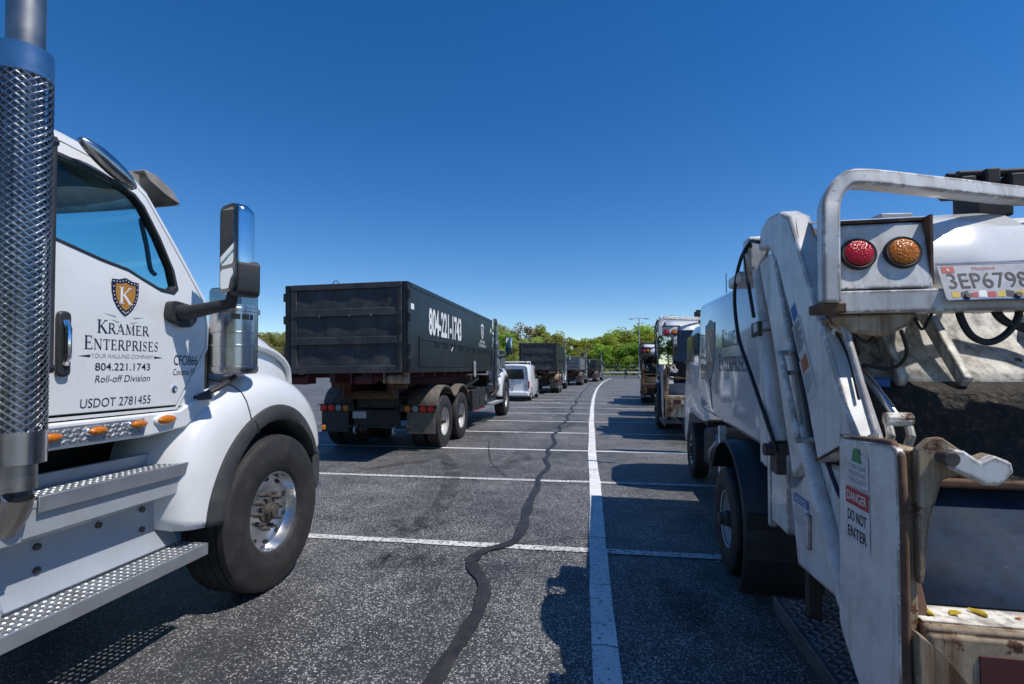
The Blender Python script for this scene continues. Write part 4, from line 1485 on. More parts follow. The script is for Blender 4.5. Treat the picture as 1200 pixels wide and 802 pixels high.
    P_ = [Mr @ Vector((.22 * math.cos(a), .22 * math.sin(a), 0)) for a in [k * math.pi / 12 for k in range(25)]]
    mb.tube(P_, .014, 8, cap=False)
    mb.tube([P_[0], P_[12]], .012, 6)
    mb.tube([Mr @ Vector((0, 0, 0)), (-.55, -.75, 1.8)], .025, 8)
    mb.build('steering_wheel', 'black_plastic', T)
    mb = MB()
    mb.box(.15, .45, -1.32, -1.28, 2.62, 2.72)
    mb.build('radio', 'interior', T, bevel=.01)
    # ---- chassis
    for s in (1, -1):
        mb = MB()
        mb.box(min(s * .38, s * .46), max(s * .38, s * .46), -8.35, 1.15, .74, 1.02)
        mb.build('frame_rail', 'chassis', T)
    mb = MB()
    for y in (-8.3, -6.95, -5.3, -3.8, -2.4, -.9):
        mb.box(-.38, .38, y - .06, y + .06, .78, .98)
    for y in (0, -6.25, -7.65):
        mb.tube([(-.95, y, .53), (.95, y, .53)], .085, 12)
        if y < -1:
            mb.lathe([(.05, -.25), (.2, -.12), (.23, 0), (.2, .12), (.05, .25)], 'y', (0, y, .53), 16)
    mb.box(-.5, .5, -7.9, -6.0, .62, .78)
    mb.build_each('axle', 'chassis', T)
    mb = MB()
    mb.box(-.35, .35, -1.2, .95, .7, 1.35)
    mb.box(-.3, .3, -2.6, -1.2, .65, 1.15)
    mb.build_each('engine', 'chassis', T)
    # hoist rails, rollers and winch parts
    mb = MB()
    for s in (1, -1):
        mb.box(s * .43 - .05, s * .43 + .05, -8.8, -2.15, 1.10, 1.375)
    mb.build_each('hoist_rail', 'red_primer', T, bevel=.01)
    mb = MB()
    for s in (1, -1):
        mb.lathe([(.075, -.17), (.085, -.15), (.085, .15), (.075, .17)], 'x', (s * .62, -8.75, 1.28), 16)
        mb.box(s * .52 - .03, s * .52 + .03, -8.85, -8.6, 1.0, 1.3)
    mb.tube([(-.5, -8.62, 1.06), (.5, -8.62, 1.06)], .09, 12)
    mb.build_each('tail_roller', 'rust_brown', T)
    for s in (1, -1):
        mb = MB()
        mb.tube([(s * .72, -2.5, 1.28), (s * .72, -5.0, .92)], .065, 12)
        cyl = mb.build('hoist_cylinder', 'tan_rusty', T)
        # rear wheels and fenders
        for y in (-6.25, -7.65):
            put_wheel(WR, T, s * (1.25 - .1425), y, .455, s)
            put_wheel(WR, T, s * (1.25 - .1425 - .34), y, .455, -s)
        rows_ = []
        path = [(-8.27, .78), (-8.25, .92), (-8.17, 1.06), (-8.02, 1.17), (-7.80, 1.235), (-7.5, 1.22), (-7.30, 1.15), (-7.12, 1.04), (-6.95, 1.0), (-6.78, 1.04), (-6.55, 1.16), (-6.30, 1.22), (-6.05, 1.19), (-5.85, 1.10), (-5.70, .95), (-5.66, .8)]
        path = [(p.x, p.y) for p in catmull([Vector((a, b, 0)) for a, b in path], 3)]
        for (y, z) in path:
            rows_.append([(s * .60, y, z), (s * 1.22, y, z), (s * 1.262, y, z - .012), (s * 1.265, y, z - .06)])
        mb = MB()
        mb.loft(rows_, closed=False)
        mb.build('rear_fender', 'mud_fender', T, smooth=35, solid=.008)
        mb = MB()
        mb.box(min(s * .50, s * 1.26), max(s * .50, s * 1.26), -8.42, -8.31, .70, .84)
        mb.box(min(s * .50, s * 1.30), max(s * .50, s * 1.30), -8.46, -8.30, .835, .85)
        lb = mb.build_each('light_bar', 'chassis', T, bevel=.006)[0]
        for k, mt in enumerate(('lens_red_lit', 'lens_red_lit', 'lens_clear', 'lens_amber')):
            mb = MB()
            xx = s * (1.17 - k * .165)
            mb.lathe([(.066, -8.424), (.066, -8.434), (.055, -8.438), (.02, -8.442)], 'y', (xx, 0, .77), 18)
            mb.build('tail_lamp', mt, lb, smooth=50)
            mb = MB()
            mb.lathe([(.076, -8.418), (.076, -8.430), (.066, -8.432)], 'y', (xx, 0, .77), 18)
            mb.build('lamp_grommet', 'rubber', lb)
        mb = MB()
        mb.box(min(s * .64, s * 1.25), max(s * .64, s * 1.25), -8.37, -8.355, .26, .72)
        mb.build('mud_flap', 'mud_fender' if s > 0 else 'black_plastic', T, bevel=.004)
        put_wheel(WF, T, s * (1.255 - .1925), 0, .502, s)
        # tool box ahead of the tandem
        mb = MB()
        mb.box(min(s * .55, s * 1.17), max(s * .55, s * 1.17), -4.9, -3.3, .42, 1.0)
        tb = mb.build('tool_box', 'black_steel', T, bevel=.015)
        for k in range(2):
            mb = MB()
            y0 = -4.84 + k * .78
            mb.box(min(s * 1.17, s * 1.182), max(s * 1.17, s * 1.182), y0, y0 + .70, .48, .95)
            dr = mb.build('tool_door', 'black_steel', tb, bevel=.006)
            mb = MB()
            mb.box(min(s * 1.182, s * 1.20), max(s * 1.182, s * 1.20), y0 + .3, y0 + .4, .70, .74)
            mb.build('latch', 'chrome_dull', dr)
        mb = MB()
        for k in range(8):
            mb.box(min(s * 1.17, s * 1.176), max(s * 1.17, s * 1.176), -4.88 + k * .2, -4.78 + k * .2, .43, .465)
        mb.build_each('reflective_tape', 'print_red', tb, smooth=None)
        mb = MB()
        mb.lathe([(.028, s * 1.14), (.035, s * 1.16), (.01, s * 1.175)], 'x', (0, -5.35, 1.0), 14)
        mb.box(min(s * .46, s * 1.14), max(s * .46, s * 1.14), -5.4, -5.3, .96, 1.04)
        mb.build('side_lamp', 'lens_amber', T)
        # fuel tank
        mb = MB()
        mb.lathe([(.05, -3.25), (.29, -3.24), (.30, -3.2), (.30, -2.78), (.29, -2.74), (.05, -2.73)], 'y', (s * .82, 0, .74), 28)
        mb.build('fuel_tank', 'chrome_dull', T, smooth=40)
    mb = MB()
    mb.box(-.5, .5, -8.42, -8.34, .38, .74)
    mb.box(-.7, .7, -8.44, -8.40, .36, .42)
    bp = mb.build_each('rear_crossmember', 'chassis', T, bevel=.01)[0]
    for s in (1, -1):
        mb = MB()
        mb.tube([(s * .42, -8.44, .40), (s * .42, -8.55, .38), (s * .42, -8.56, .28), (s * .42, -8.47, .27)], .022, 8, smoothp=3)
        mb.build('tow_hook', 'galvanised', bp)
    mb = MB()
    mb.box(-.52, -.22, -8.435, -8.425, .56, .70)
    pl = mb.build('licence_plate', 'plate_white', bp, bevel=.003)
    return T

truck_proto = build_truck()

# container -------------------------------------------------------- (origin: rear bottom centre, length +y)
def build_container(L=7.1, W=2.28, H=1.56, mat='container_black', lettering=True):
    C = thing('roll_off_container')
    hw = W / 2
    z0 = .0
    # side walls with top tube, floor, front wall
    for s in (1, -1):
        mb = MB()
        mb.box(min(s * (hw - .035), s * (hw - .008)), max(s * (hw - .035), s * (hw - .008)), .09, L, z0 + .06, H - .05)
        sw = mb.build('side_wall', mat, C, bevel=.004)
        mb = MB()
        mb.box(min(s * (hw - .10), s * hw), max(s * (hw - .10), s * hw), .02, L, H - .09, H)
        mb.build('top_rail', mat, sw, bevel=.012)
        mb = MB()
        mb.box(min(s * (hw - .12), s * (hw + .002)), max(s * (hw - .12), s * (hw + .002)), .05, L, z0, z0 + .085)
        mb.build('bottom_rail', mat, sw, bevel=.01)
        # lower pocket, set back, with a lip round it
        mb = MB()
        mb.plate_hole([(.55, .10), (L - .08, .10), (L - .08, .66), (.55, .66)], [(.62, .14), (L - .14, .14), (L - .14, .60), (.62, .60)], 'x', *((hw - .012, hw + .006) if s > 0 else (-hw - .006, -hw + .012)))
        mb.build('pocket_frame', mat, sw, bevel=.004)
        mb = MB()
        for k in range(9):
            yy = 1.5 + k * .62
            mb.tube([(s * (hw - .005), yy, .60), (s * (hw + .03), yy + .03, .56), (s * (hw + .03), yy + .06, .52), (s * (hw - .005), yy + .06, .50)], .012, 6)
        mb.build_each('tarp_hook', mat, sw)
        mb = MB()
        mb.box(min(s * (hw - .11), s * hw), max(s * (hw - .11), s * hw), .0, .11, z0, H)
        mb.build('corner_post', mat, C, bevel=.01)
        for zz in (.18, .42, .95, 1.35):
            mb = MB()
            mb.lathe([(.026, zz - .07), (.03, zz - .065), (.03, zz + .065), (.026, zz + .07)], 'z', (s * (hw + .012), .02, 0), 10)
            mb.build('hinge', mat, C)
    mb = MB()
    mb.box(-hw + .1, hw - .1, .05, L - .03, z0 + .03, z0 + .075)
    mb.build('floor', mat, C)
    mb = MB()
    mb.box(-hw + .01, hw - .01, L - .045, L, z0 + .06, H - .02)
    mb.build('front_wall', mat, C, bevel=.004)
    # rear door: sheet and four horizontal channels, sheet a little dented
    mb = MB()
    nx, nz = 26, 16
    rr = random.Random(5)
    g = [[(-hw + .10 + (W - .2) * i / nx, .055 + .012 * math.sin(i * .8 + j * .35) * 0.5 + rr.uniform(-.002, .002) - .030, .05 + (H - .1) * j / nz) for i in range(nx + 1)] for j in range(nz + 1)]
    mb.loft(g, closed=False)
    dmat = 'container_sunlit_dust' if mat == 'container_black' else mat
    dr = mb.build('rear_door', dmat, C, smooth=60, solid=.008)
    for (za, zb, d_) in ((.0, .13, -.012), (.50, .63, -.018), (.99, 1.12, -.018), (H - .10, H, -.012)):
        mb = MB()
        mb.prism([(-.0 + d_, za), (.06, za), (.06, zb), (-.0 + d_, zb)], 'x', -hw + .115, hw - .115)
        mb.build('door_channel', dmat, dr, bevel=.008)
    for s in (-1, 1):
        mb = MB()
        mb.box(min(s * (hw - .22), s * (hw - .115)), max(s * (hw - .22), s * (hw - .115)), -.006, .06, .13, H - .10)
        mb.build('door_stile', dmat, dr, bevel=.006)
    mb = MB()
    mb.tube([(hw - .17, -.005, .10), (hw - .17, -.015, H - .12)], .018, 8)
    mb.box(hw - .21, hw - .13, -.02, .0, .7, .82)
    mb.build('latch_bar', mat, dr)
    mb = MB()
    for k in range(3):
        xx = (-.45, .1, .5)[k]
        mb.tube([(xx, -.052, 1.0), (xx, -.07, .98), (xx, -.06, .955)], .009, 6)
        mb.tube([(xx - .2, .04, .52 + .49 * (k % 2)), (xx - .2, .025, .70)], .007, 6)
    mb.build_each('tie_hook', mat, dr)
    mb = MB()
    mb.tube([(-.25, .03, H), (-.22, .03, H + .05), (-.17, .03, H + .055), (-.13, .03, H)], .008, 6)
    mb.build('cable_loop', mat, C)
    # under-frame
    mb = MB()
    for s in (1, -1):
        mb.box(s * .30 - .05, s * .30 + .05, .1, L - .1, -.16, .03)
    for k in range(10):
        mb.box(-hw + .12, hw - .12, .35 + k * .7, .43 + k * .7, -.075, .03)
    mb.build_each('under_frame', 'red_primer', C, bevel=.008)
    for (x, m_) in ((-.93, 'red_primer'), (.25, 'red_primer'), (.85, 'tan_rusty')):
        mb = MB()
        mb.lathe([(.06, -.15), (.09, -.14), (.09, .14), (.06, .15)], 'x', (x, .18, -.10), 16)
        mb.box(x - .19, x - .16, .05, .32, -.18, .03)
        mb.box(x + .16, x + .19, .05, .32, -.18, .03)
        mb.build('ground_roller', m_, C)
    if lettering:
        u, v = (0, 1, 0), (0, 0, 1)
        text_on('phone_number', '804-221-1743', 'print_white', C, (hw - .004, 1.10, .74), u, v, .50, width=2.35, bold=.03)
        em = emblem(C, (hw - .004, 5.72, 1.12), u, v, .34, ('print_white', 'container_black', 'print_white'), dots=False)
        serif_on('maker_name', 'KRAMER', 'print_white', C, (hw - .004, 5.72, .78), u, v, .10, .62)
        serif_on('maker_name', 'ENTERPRISES', 'print_white', C, (hw - .004, 5.72, .67), u, v, .10, .9)
        panel_on('underline', [(-.45, 0), (.45, 0), (.45, .02), (-.45, .02)], 'print_white', C, (hw - .004, 5.72, .60), u, v)
        panel_on('small_sticker', [(0, 0), (.16, 0), (.16, .1), (0, .1)], 'print_white', C, (hw - .004, .14, 1.10), u, v)
        panel_on('small_sticker', [(0, 0), (.13, 0), (.13, .12), (0, .12)], 'print_white', C, (hw - .004, L - .3, 1.16), u, v)
        panel_on('scrape', [(0, 0), (.10, .05), (.16, .12), (.08, .09), (.0, .04)], 'print_white', C, (hw - .0035, 2.6, .44), u, v)
        mb = MB()
        mb.box(hw + .004, hw + .02, 4.55, 4.72, -.12, .20)
        mb.plate_hole(round_poly([(4.53, -.15), (4.75, -.15), (4.75, .27), (4.53, .27)], .1), round_poly([(4.59, -.05), (4.69, -.05), (4.69, .16), (4.59, .16)], .05), 'x', hw + .02, hw + .035)
        mb.build('ratchet_guard', 'print_grey', C, bevel=.004)
    return C

cont_proto = build_container()
# ---- place the trucks and containers of the left row
GT = 'roll-off trucks in the left-hand row'
A_ = truck_proto
A_.location = (-3.70 * .94, 3.78 * .94, .098)
A_.scale = (.94, .94, .94)
tag(A_, 'white roll-off truck cab with chrome stack and air cleaner, nearest on the left', 'truck', GT)
# lettering of the near truck
u, v = (0, 1, 0), (0, 0, 1)
door_r = [c for c in A_.children if c.name.startswith('door') and not c.name.startswith(('door_trim', 'door_frame'))][0]
XD = 1.1015
emblem(door_r, (XD + .0015, -1.25, 2.055), u, v, .17)
mb = MB()
for k, (a, b, c_) in enumerate(((-.13, -.02, .05), (.13, -.02, -.05), (-.09, -.05, .04), (.09, -.05, -.04), (-.05, -.08, .03), (.05, -.08, -.03))):
    mb.add([(XD, -1.25 + a, 1.965 + b), (XD, -1.25 + a * .4, 1.955 + b), (XD, -1.25 + a * .45, 1.949 + b)], [(0, 1, 2)])
mb.build_each('emblem_flourish', 'print_grey', door_r, smooth=None)
serif_on('company_name', 'KRAMER', 'navy', door_r, (XD, -1.25, 1.835), u, v, .072, .33)
serif_on('company_name', 'ENTERPRISES', 'navy', door_r, (XD, -1.25, 1.745), u, v, .072, .47)
text_on('tagline', 'YOUR HAULING COMPANY', 'print_grey', door_r, (XD, -1.25, 1.70), u, v, .024, width=.39, align='CENTER')
for q in (-1, 1):
    panel_on('tagline_bar', [(q * .20, -.006), (q * .265, 0), (q * .20, .008)], 'navy', door_r, (XD, -1.25, 1.708), u, v)
text_on('phone_number', '804.221.1743', 'navy', door_r, (XD, -1.25, 1.632), u, v, .042, width=.345, align='CENTER', bold=.006)
text_on('division', 'Roll-off Division', 'navy', door_r, (XD, -1.25, 1.567), u, v, .04, width=.345, align='CENTER', shear=.18)
text_on('registration', 'USDOT 2781455', 'navy', door_r, (XD, -1.50, 1.435), u, v, .050, width=.43, shear=.1)
text_on('fleet_number', 'CFO866', 'navy', door_r, (XD, -.90, 1.665), u, v, .065, width=.195, shear=.05, bold=.008)
text_on('fleet_name', 'Covanta FF', 'navy', door_r, (XD, -.905, 1.60), u, v, .042, width=.18, shear=.18)
mb = MB()
mb.lathe([(.022, 1.098), (.022, 1.106), (.014, 1.108), (.01, 1.103)], 'x', (0, -.895, 1.515), 14)
mb.build('door_lock', 'chrome', door_r)

SKIP = ('emblem', 'emblem_flourish', 'company_name', 'tagline', 'tagline_bar', 'phone_number', 'division', 'registration', 'fleet_number', 'fleet_name')
B_ = copy_tree(truck_proto, None, {('wheel', 'alu_wheel'): 'white_wheel', ('step_box', 'panel_grey'): 'black_steel', ('battery_box', 'panel_grey'): 'black_steel'})
for c_ in B_.children:
    if c_.name.startswith('exhaust_stack'):
        c_.scale.z = .80
        c_.location.z = .05
B_.scale = (.97, .97, .97)
B_.location = (-4.03, 17.85, .102)
B_.rotation_euler.z = R(-1.0)
tag(B_, 'white-cabbed roll-off truck carrying the black container lettered with a phone number', 'truck', GT)
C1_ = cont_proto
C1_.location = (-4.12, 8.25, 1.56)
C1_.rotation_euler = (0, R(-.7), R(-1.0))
tag(C1_, 'black open-top container with white phone number on its side, riding on the nearer loaded truck', 'container', 'roll-off containers in the left-hand row')

def far_truck(front, rz, label, clabel, mm, cm, boxoff, cscale):
    t = copy_tree(truck_proto, None, mm, SKIP)
    t.location = (*front, .102)
    t.scale = (.97, .97, .97)
    t.rotation_euler.z = R(rz)
    tag(t, label, 'truck', GT)
    c = copy_tree(cont_proto, None, cm, ('emblem', 'maker_name', 'phone_number', 'underline', 'scrape', 'ratchet_guard', 'small_sticker'))
    q = Matrix.Rotation(R(rz), 3, 'Z') @ Vector((0, boxoff, 0))
    c.location = (front[0] + q.x, front[1] + q.y, 1.56)
    c.rotation_euler = (0, 0, R(rz))
    c.scale = cscale
    tag(c, clabel, 'container', 'roll-off containers in the left-hand row')
    return t, c
far_truck((-2.85, 42.3), -1.8, 'white-cabbed roll-off truck just ahead of the white van, tan rear fender', 'plain black container on the truck ahead of the white van',
          {('rear_fender', 'mud_fender'): 'tan_rusty'}, None, -9.7, (1.05, .95, 1.12))
far_truck((-1.15, 58.5), -4.0, 'grey-cabbed roll-off truck under the grey container, second ahead of the white van', 'weathered grey container on the second truck ahead of the white van',
          {'white_paint': 'container_grey'}, {'container_black': 'container_grey', 'container_sunlit_dust': 'container_grey'}, -9.2, (1.0, .9, .72))
far_truck((1.0, 73.0), -7.0, 'grey-cabbed roll-off truck at the far end of the left row, near the guard rail', 'dark container on the farthest truck of the left row',
          {'white_paint': 'container_grey'}, None, -8.9, (1.0, .8, .75))
# ------------------------------------------------------------------ white van
def build_van():
    V = thing('van', (-3.72, 25.35, 0), -1.2, 'small white panel van with roof bars, parked behind the black container truck', 'van')
    def sec(y, hw, z0, zb, zt, tw):
        L = [(hw * .94, z0), (hw, z0 + .22), (hw, zb), (hw * .985, zb + .12), (hw * (tw + .05), zt - .16), (hw * tw, zt - .05), (hw * (tw - .12), zt - .005), (0, zt + .02)]
        return [(x, y, z) for x, z in L] + [(-x, y, z) for x, z in reversed(L[:-1])]
    mb = MB()
    mb.loft([sec(.03, .80, .34, .95, 1.78, .86), sec(.0, .83, .30, .98, 1.80, .86), sec(.10, .865, .26, 1.0, 1.86, .87), sec(1.5, .87, .24, 1.02, 1.88, .87), sec(2.9, .87, .24, 1.02, 1.87, .86), sec(3.25, .87, .24, 1.0, 1.74, .84), sec(3.75, .86, .25, .98, 1.36, .86), sec(4.05, .84, .26, .90, 1.14, .88), sec(4.45, .78, .28, .80, 1.0, .86), sec(4.62, .66, .34, .70, .88, .86)])
    mb.build('body', 'van_white', V, smooth=35)
    mb = MB()
    mb.prism(round_poly([(-.60, 1.12), (.60, 1.12), (.55, 1.62), (-.55, 1.62)], .06), 'y', -.012, .04)
    rw = mb.build('rear_window', 'black_gloss', V)
    mb = MB()
    mb.box(-.006, .006, -.014, .0, .36, 1.74)
    mb.box(-.70, -.69, -.010, .02, .5, 1.7)
    mb.box(.69, .70, -.010, .02, .5, 1.7)
    mb.build_each('rear_door_seam', 'black_plastic', V)
    mb = MB()
    mb.box(-.16, .14, -.022, .0, .78, .92)
    mb.build('licence_plate', 'plate_white', V)
    mb = MB()
    mb.box(-.82, .82, -.09, .08, .28, .50)
    mb.build('rear_bumper', 'van_white', V, bevel=.05)
    for s in (1, -1):
        mb = MB()
        mb.prism([(s * .80, .66), (s * .862, .66), (s * .862, 1.02), (s * .80, 1.02)], 'y', -.018, .12)
        mb.build('tail_light', 'lens_red', V, bevel=.015)
        mb = MB()
        def xs(z):
            return s * (.868 if z < 1.1 else .868 - (z - 1.1) * .13)
        P_ = [(2.35, 1.12), (3.50, 1.10), (3.18, 1.58), (2.95, 1.66), (2.35, 1.68)]
        mb.add([(xs(z) + s * .006, y, z) for y, z in P_] + [(xs(z) - s * .05, y, z) for y, z in P_], [(0, 1, 2, 3, 4), (0, 1, 6, 5), (1, 2, 7, 6), (2, 3, 8, 7), (3, 4, 9, 8), (4, 0, 5, 9)])
        mb.build('side_window', 'black_gloss', V)
        mb = MB()
        for yy in (1.2, 2.3, 3.55):
            for (za, zb) in ((.4, 1.05), (1.05, 1.75 if yy < 3 else 1.1)):
                mb.add([(xs(za) + s * .004, yy - .006, za), (xs(za) + s * .004, yy + .006, za), (xs(zb) + s * .004, yy + .006, zb), (xs(zb) + s * .004, yy - .006, zb)], [(0, 1, 2, 3)])
        mb.build_each('door_seam', 'black_plastic', V, smooth=None)
        mb = MB()
        mb.box(min(s * .86, s * 1.05), max(s * .86, s * 1.05), 3.28, 3.42, 1.06, 1.24)
        mb.build('wing_mirror', 'black_plastic', V, bevel=.04)
        mb = MB()
        mb.box(min(s * .868, s * .885), max(s * .868, s * .885), 2.42, 2.58, .98, 1.01)
        mb.build('door_handle', 'black_plastic', V, bevel=.006)
        for y in (.80, 3.72):
            put_wheel(WR, V, s * .78, y, .32, s, .572)
            mb = MB()
            mb.loft([[(s * .872, y + q * math.cos(a), .32 + q * math.sin(a)) for a in [math.pi * (-.08 + k * 1.16 / 16) for k in range(17)]] for q in (.33, .375)], closed=False)
            mb.build('wheel_arch', 'black_plastic', V, solid=.012)
    for k, y in enumerate((.45, 1.5)):
        mb = MB()
        mb.tube([(-.72, y, 1.80), (-.72, y, 1.99), (.72, y, 1.99), (.72, y, 1.80)], .022, 6)
        mb.build('roof_bar', 'white_paint', V)
    mb = MB()
    for s in (1, -1):
        mb.tube([(s * .68, .3, 2.01), (s * .68, 1.8, 2.01)], .022, 6)
    mb.box(-.5, .5, .35, .55, 1.99, 2.03)
    mb.build_each('rack_rail', 'print_white', V)
build_van()

# ------------------------------------------------------------------ small rear-loader (x = 0 left side, 2.1 right side; y forward from the tailgate; nose +y)
CX = 1.05
WS = wheel_meshes(.41, .225, .225, 'white_wheel', False, 8)
WSF = wheel_meshes(.41, .225, .225, 'white_wheel', True, 8)

def build_loader():
    G = thing('garbage_truck')
    def both(fn):
        for s in (0, 1):
            fn(lambda x: x if s == 0 else 2 * CX - x, s)
    def bx(mb, X, x0, x1, y0, y1, z0, z1):
        a, b = X(x0), X(x1)
        mb.box(min(a, b), max(a, b), y0, y1, z0, z1)
    def px(mb, X, poly, x0, x1):
        a, b = X(x0), X(x1)
        mb.prism(poly, 'x', min(a, b), max(a, b))
    def tb(mb, X, pts, r, n=10, sm=0):
        mb.tube([(X(p[0]), p[1], p[2]) for p in pts], r, n, smoothp=sm)
    # ---- body
    mb = MB()
    secs = []
    for y, g in ((1.72, .0), (1.76, .012), (4.20, .012), (4.26, .0)):
        zb = 1.10 + (y - 1.9) * .035
        P_ = []
        H_ = [(-.60, zb), (-.885, zb), (-.905, zb + .03), (-.908, zb + .5), (-.905, zb + 1.12), (-.89, zb + 1.19), (-.82, zb + 1.235), (-.60, zb + 1.27), (-.3, zb + 1.29), (0, zb + 1.295)]
        for (x, z) in H_:
            P_.append((CX + x - math.copysign(g if x else 0, x) * -1, y, z))
        for (x, z) in reversed(H_[:-1]):
            P_.append((CX - x, y, z))
        secs.append(P_)
    mb.loft(secs)
    body = mb.build('body', 'body_gloss', G, smooth=30)
    def side_bits(X, s):
        # red and white tape along the lower edge
        for k in range(16):
            mb = MB()
            y0 = 1.86 + k * .15
            zz = 1.115 + (y0 - 1.9) * .035
            bx(mb, X, .152, .158, y0, y0 + .14, zz, zz + .045)
            mb.build('reflective_tape', 'print_red' if k % 2 else 'print_white', body, smooth=None)
        mb = MB()
        bx(mb, X, .10, .20, 1.60, 1.72, 1.0, 2.34)
        bx(mb, X, .085, .16, 1.50, 1.60, 1.0, 2.20)
        mb.build_each('body_post', 'white_worn', G, bevel=.01)
        # small gutter and hose clip on the body
        mb = MB()
        tb(mb, X, [(.14, 3.9, 1.9), (.135, 3.7, 1.6), (.14, 3.55, 1.22)], .012, 6, 4)
        mb.build('drain_hose', 'hose_black', body)
        # ---- tailgate side beam
        mb = MB()
        px(mb, X, [(.10, 1.37), (.46, 1.22), (.72, 1.80), (1.00, 2.24), (1.14, 2.35), (1.33, 2.37), (1.34, 2.41), (1.28, 2.50), (1.14, 2.53), (.95, 2.50), (.80, 2.43)], 0.0, .105)
        beam = mb.build('tailgate_beam', 'white_worn', G, bevel=.012)
        mb = MB()
        px(mb, X, [(.66, 1.18), (.82, 1.08), (1.12, 1.80), (1.38, 2.30), (1.10, 2.32), (.86, 1.80)], .012, .16)
        mb.build('tailgate_pillar', 'white_worn', G, bevel=.012)
        mb = MB()
        px(mb, X, [(.40, 1.22), (.72, 1.20), (1.20, 2.30), (.95, 2.25)], .07, .09)
        mb.build('gap_shade', 'grime_dark', G)  # dark sheet filling the gap; the shade there is put in as colour
        if s == 0:
            # printed notices on the beam
            def P(t, w, out=-.0025):      # along the beam axis (t up) and across (w)
                d = Vector((0, .62, 1.06)).normalized()
                n = Vector((0, -1.06, .62)).normalized()
                return Vector((out, .48, 1.50)) + d * t + n * w
            d = (0, .62, 1.06)
            n = (0, -1.06, .62)
            o = P(0, 0)
            for (t0, t1, w0, w1, mt) in ((.05, .24, -.07, .05, 'sticker_white'), (.45, .53, -.03, .03, 'print_blue'), (.25, .44, -.06, .05, 'sticker_white'), (.02, .045, -.07, .05, 'sticker_white'), (.16, .235, -.05, .03, 'orange_rust')):
                panel_on('safety_sticker', [(w0, t0), (w1, t0), (w1, t1), (w0, t1)], mt, beam, o + Vector((-.001 if mt == 'orange_rust' else 0, 0, 0)), n, d)
            mb = MB()
            for k in range(13):
                t = .275 + k * .0125
                w1 = .04 if k % 4 else .01
                q = [P(t, -.05, -.0035), P(t, w1, -.0035), P(t + .006, w1, -.0035), P(t + .006, -.05, -.0035)]
                mb.add(q, [(0, 1, 2, 3)])
            for k in range(7):
                t = .065 + k * .0125
                q = [P(t, -.06, -.0035), P(t, .035 if k % 3 else 0, -.0035), P(t + .004, .035 if k % 3 else 0, -.0035), P(t + .004, -.06, -.0035)]
                mb.add(q, [(0, 1, 2, 3)])
            mb.build('sticker_print', 'navy', beam, smooth=None)
        # wiring down the beam
        mb = MB()
        tb(mb, X, [(.035, .80, 2.42), (.02, .72, 2.30), (.04, .66, 2.19), (.015, .58, 2.06), (.05, .50, 1.93), (.03, .40, 1.86), (.06, .30, 1.70), (.05, .18, 1.52)], .006, 5, 4)
        tb(mb, X, [(.07, .82, 2.43), (.075, .70, 2.27), (.06, .62, 2.10), (.085, .50, 1.98)], .005, 5, 4)
        mb.build_each('wiring', 'hose_black', beam)
        # ---- lift cylinder with rod and clevis
        mb = MB()
        tb(mb, X, [(.03, 1.10, 1.22), (.03, 1.33, 1.86)], .050, 18)
        tb(mb, X, [(.03, 1.33, 1.86), (.03, 1.35, 1.92)], .062, 18)
        cyl = mb.build('lift_cylinder', 'white_worn', G, smooth=40)
        mb = MB()
        tb(mb, X, [(.03, 1.33, 1.86), (.03, 1.52, 2.38)], .03, 14)
        mb.build('cylinder_rod', 'white_worn', cyl, smooth=40)
        mb = MB()
        bx(mb, X, -.03, .10, 1.46, 1.60, 2.28, 2.50)
        bx(mb, X, -.06, .12, 1.60, 1.90, 2.22, 2.30)
        mb.build_each('cylinder_bracket', 'white_worn', G, bevel=.02)
        mb = MB()
        tb(mb, X, [(-.05, 1.09, 1.18), (.13, 1.09, 1.18)], .035, 12)
        bx(mb, X, .0, .07, 1.03, 1.15, 1.05, 1.22)
        bx(mb, X, -.02, .0, 1.28, 1.44, 1.84, 1.93)
        mb.build_each('clevis', 'hub_dirty', cyl)
        mb = MB()
        bx(mb, X, .05, .16, 1.02, 1.30, .72, 1.16)
        bx(mb, X, .06, .10, 1.36, 1.42, .66, 2.05)
        mb.build_each('hinge_post', 'white_worn', G, bevel=.01)
        # hoses
        mb = MB()
        tb(mb, X, [(.0, 1.50, 2.42), (-.03, 1.44, 2.44), (-.05, 1.58, 2.36), (-.06, 1.70, 2.16), (-.06, 1.60, 1.86), (-.05, 1.36, 1.62), (-.03, 1.12, 1.36), (.0, 1.02, 1.18)], .012, 8, 5)
        tb(mb, X, [(-.02, 1.54, 2.36), (-.05, 1.46, 2.40), (-.05, 1.40, 2.22), (-.03, 1.34, 1.96)], .011, 8, 5)
        tb(mb, X, [(-.01, 1.30, 2.42), (-.02, 1.44, 2.46), (.0, 1.52, 2.44)], .012, 8, 5)
        mb.build_each('hydraulic_hose', 'hose_black', G, smooth=60)
        mb = MB()
        tb(mb, X, [(.05, .98, 2.16), (.04, .82, 1.82), (.035, .70, 1.55), (.04, .60, 1.30)], .022, 8, 4)
        tb(mb, X, [(.06, .93, 2.12), (.05, .77, 1.80), (.05, .64, 1.52), (.06, .55, 1.26)], .016, 8, 4)
        mb.build_each('hydraulic_hose', 'hose_black', G, smooth=60)
        # grab handles
        mb = MB()
        tb(mb, X, [(.045, .40, 1.78), (.045, .32, 1.83), (.045, .27, 1.79), (.05, .10, 1.47), (.05, .06, 1.40), (.05, .09, 1.38)], .014, 10, 4)
        mb.build('grab_handle', 'white_worn', beam, smooth=60)
        mb = MB()
        tb(mb, X, [(.02, .80, 1.72), (-.045, .79, 1.72), (-.05, .75, 1.68), (-.05, .56, 1.34), (-.045, .54, 1.31), (.02, .55, 1.31)], .014, 10, 3)
        tb(mb, X, [(.02, .74, 1.62), (-.05, .72, 1.62)], .012, 8)
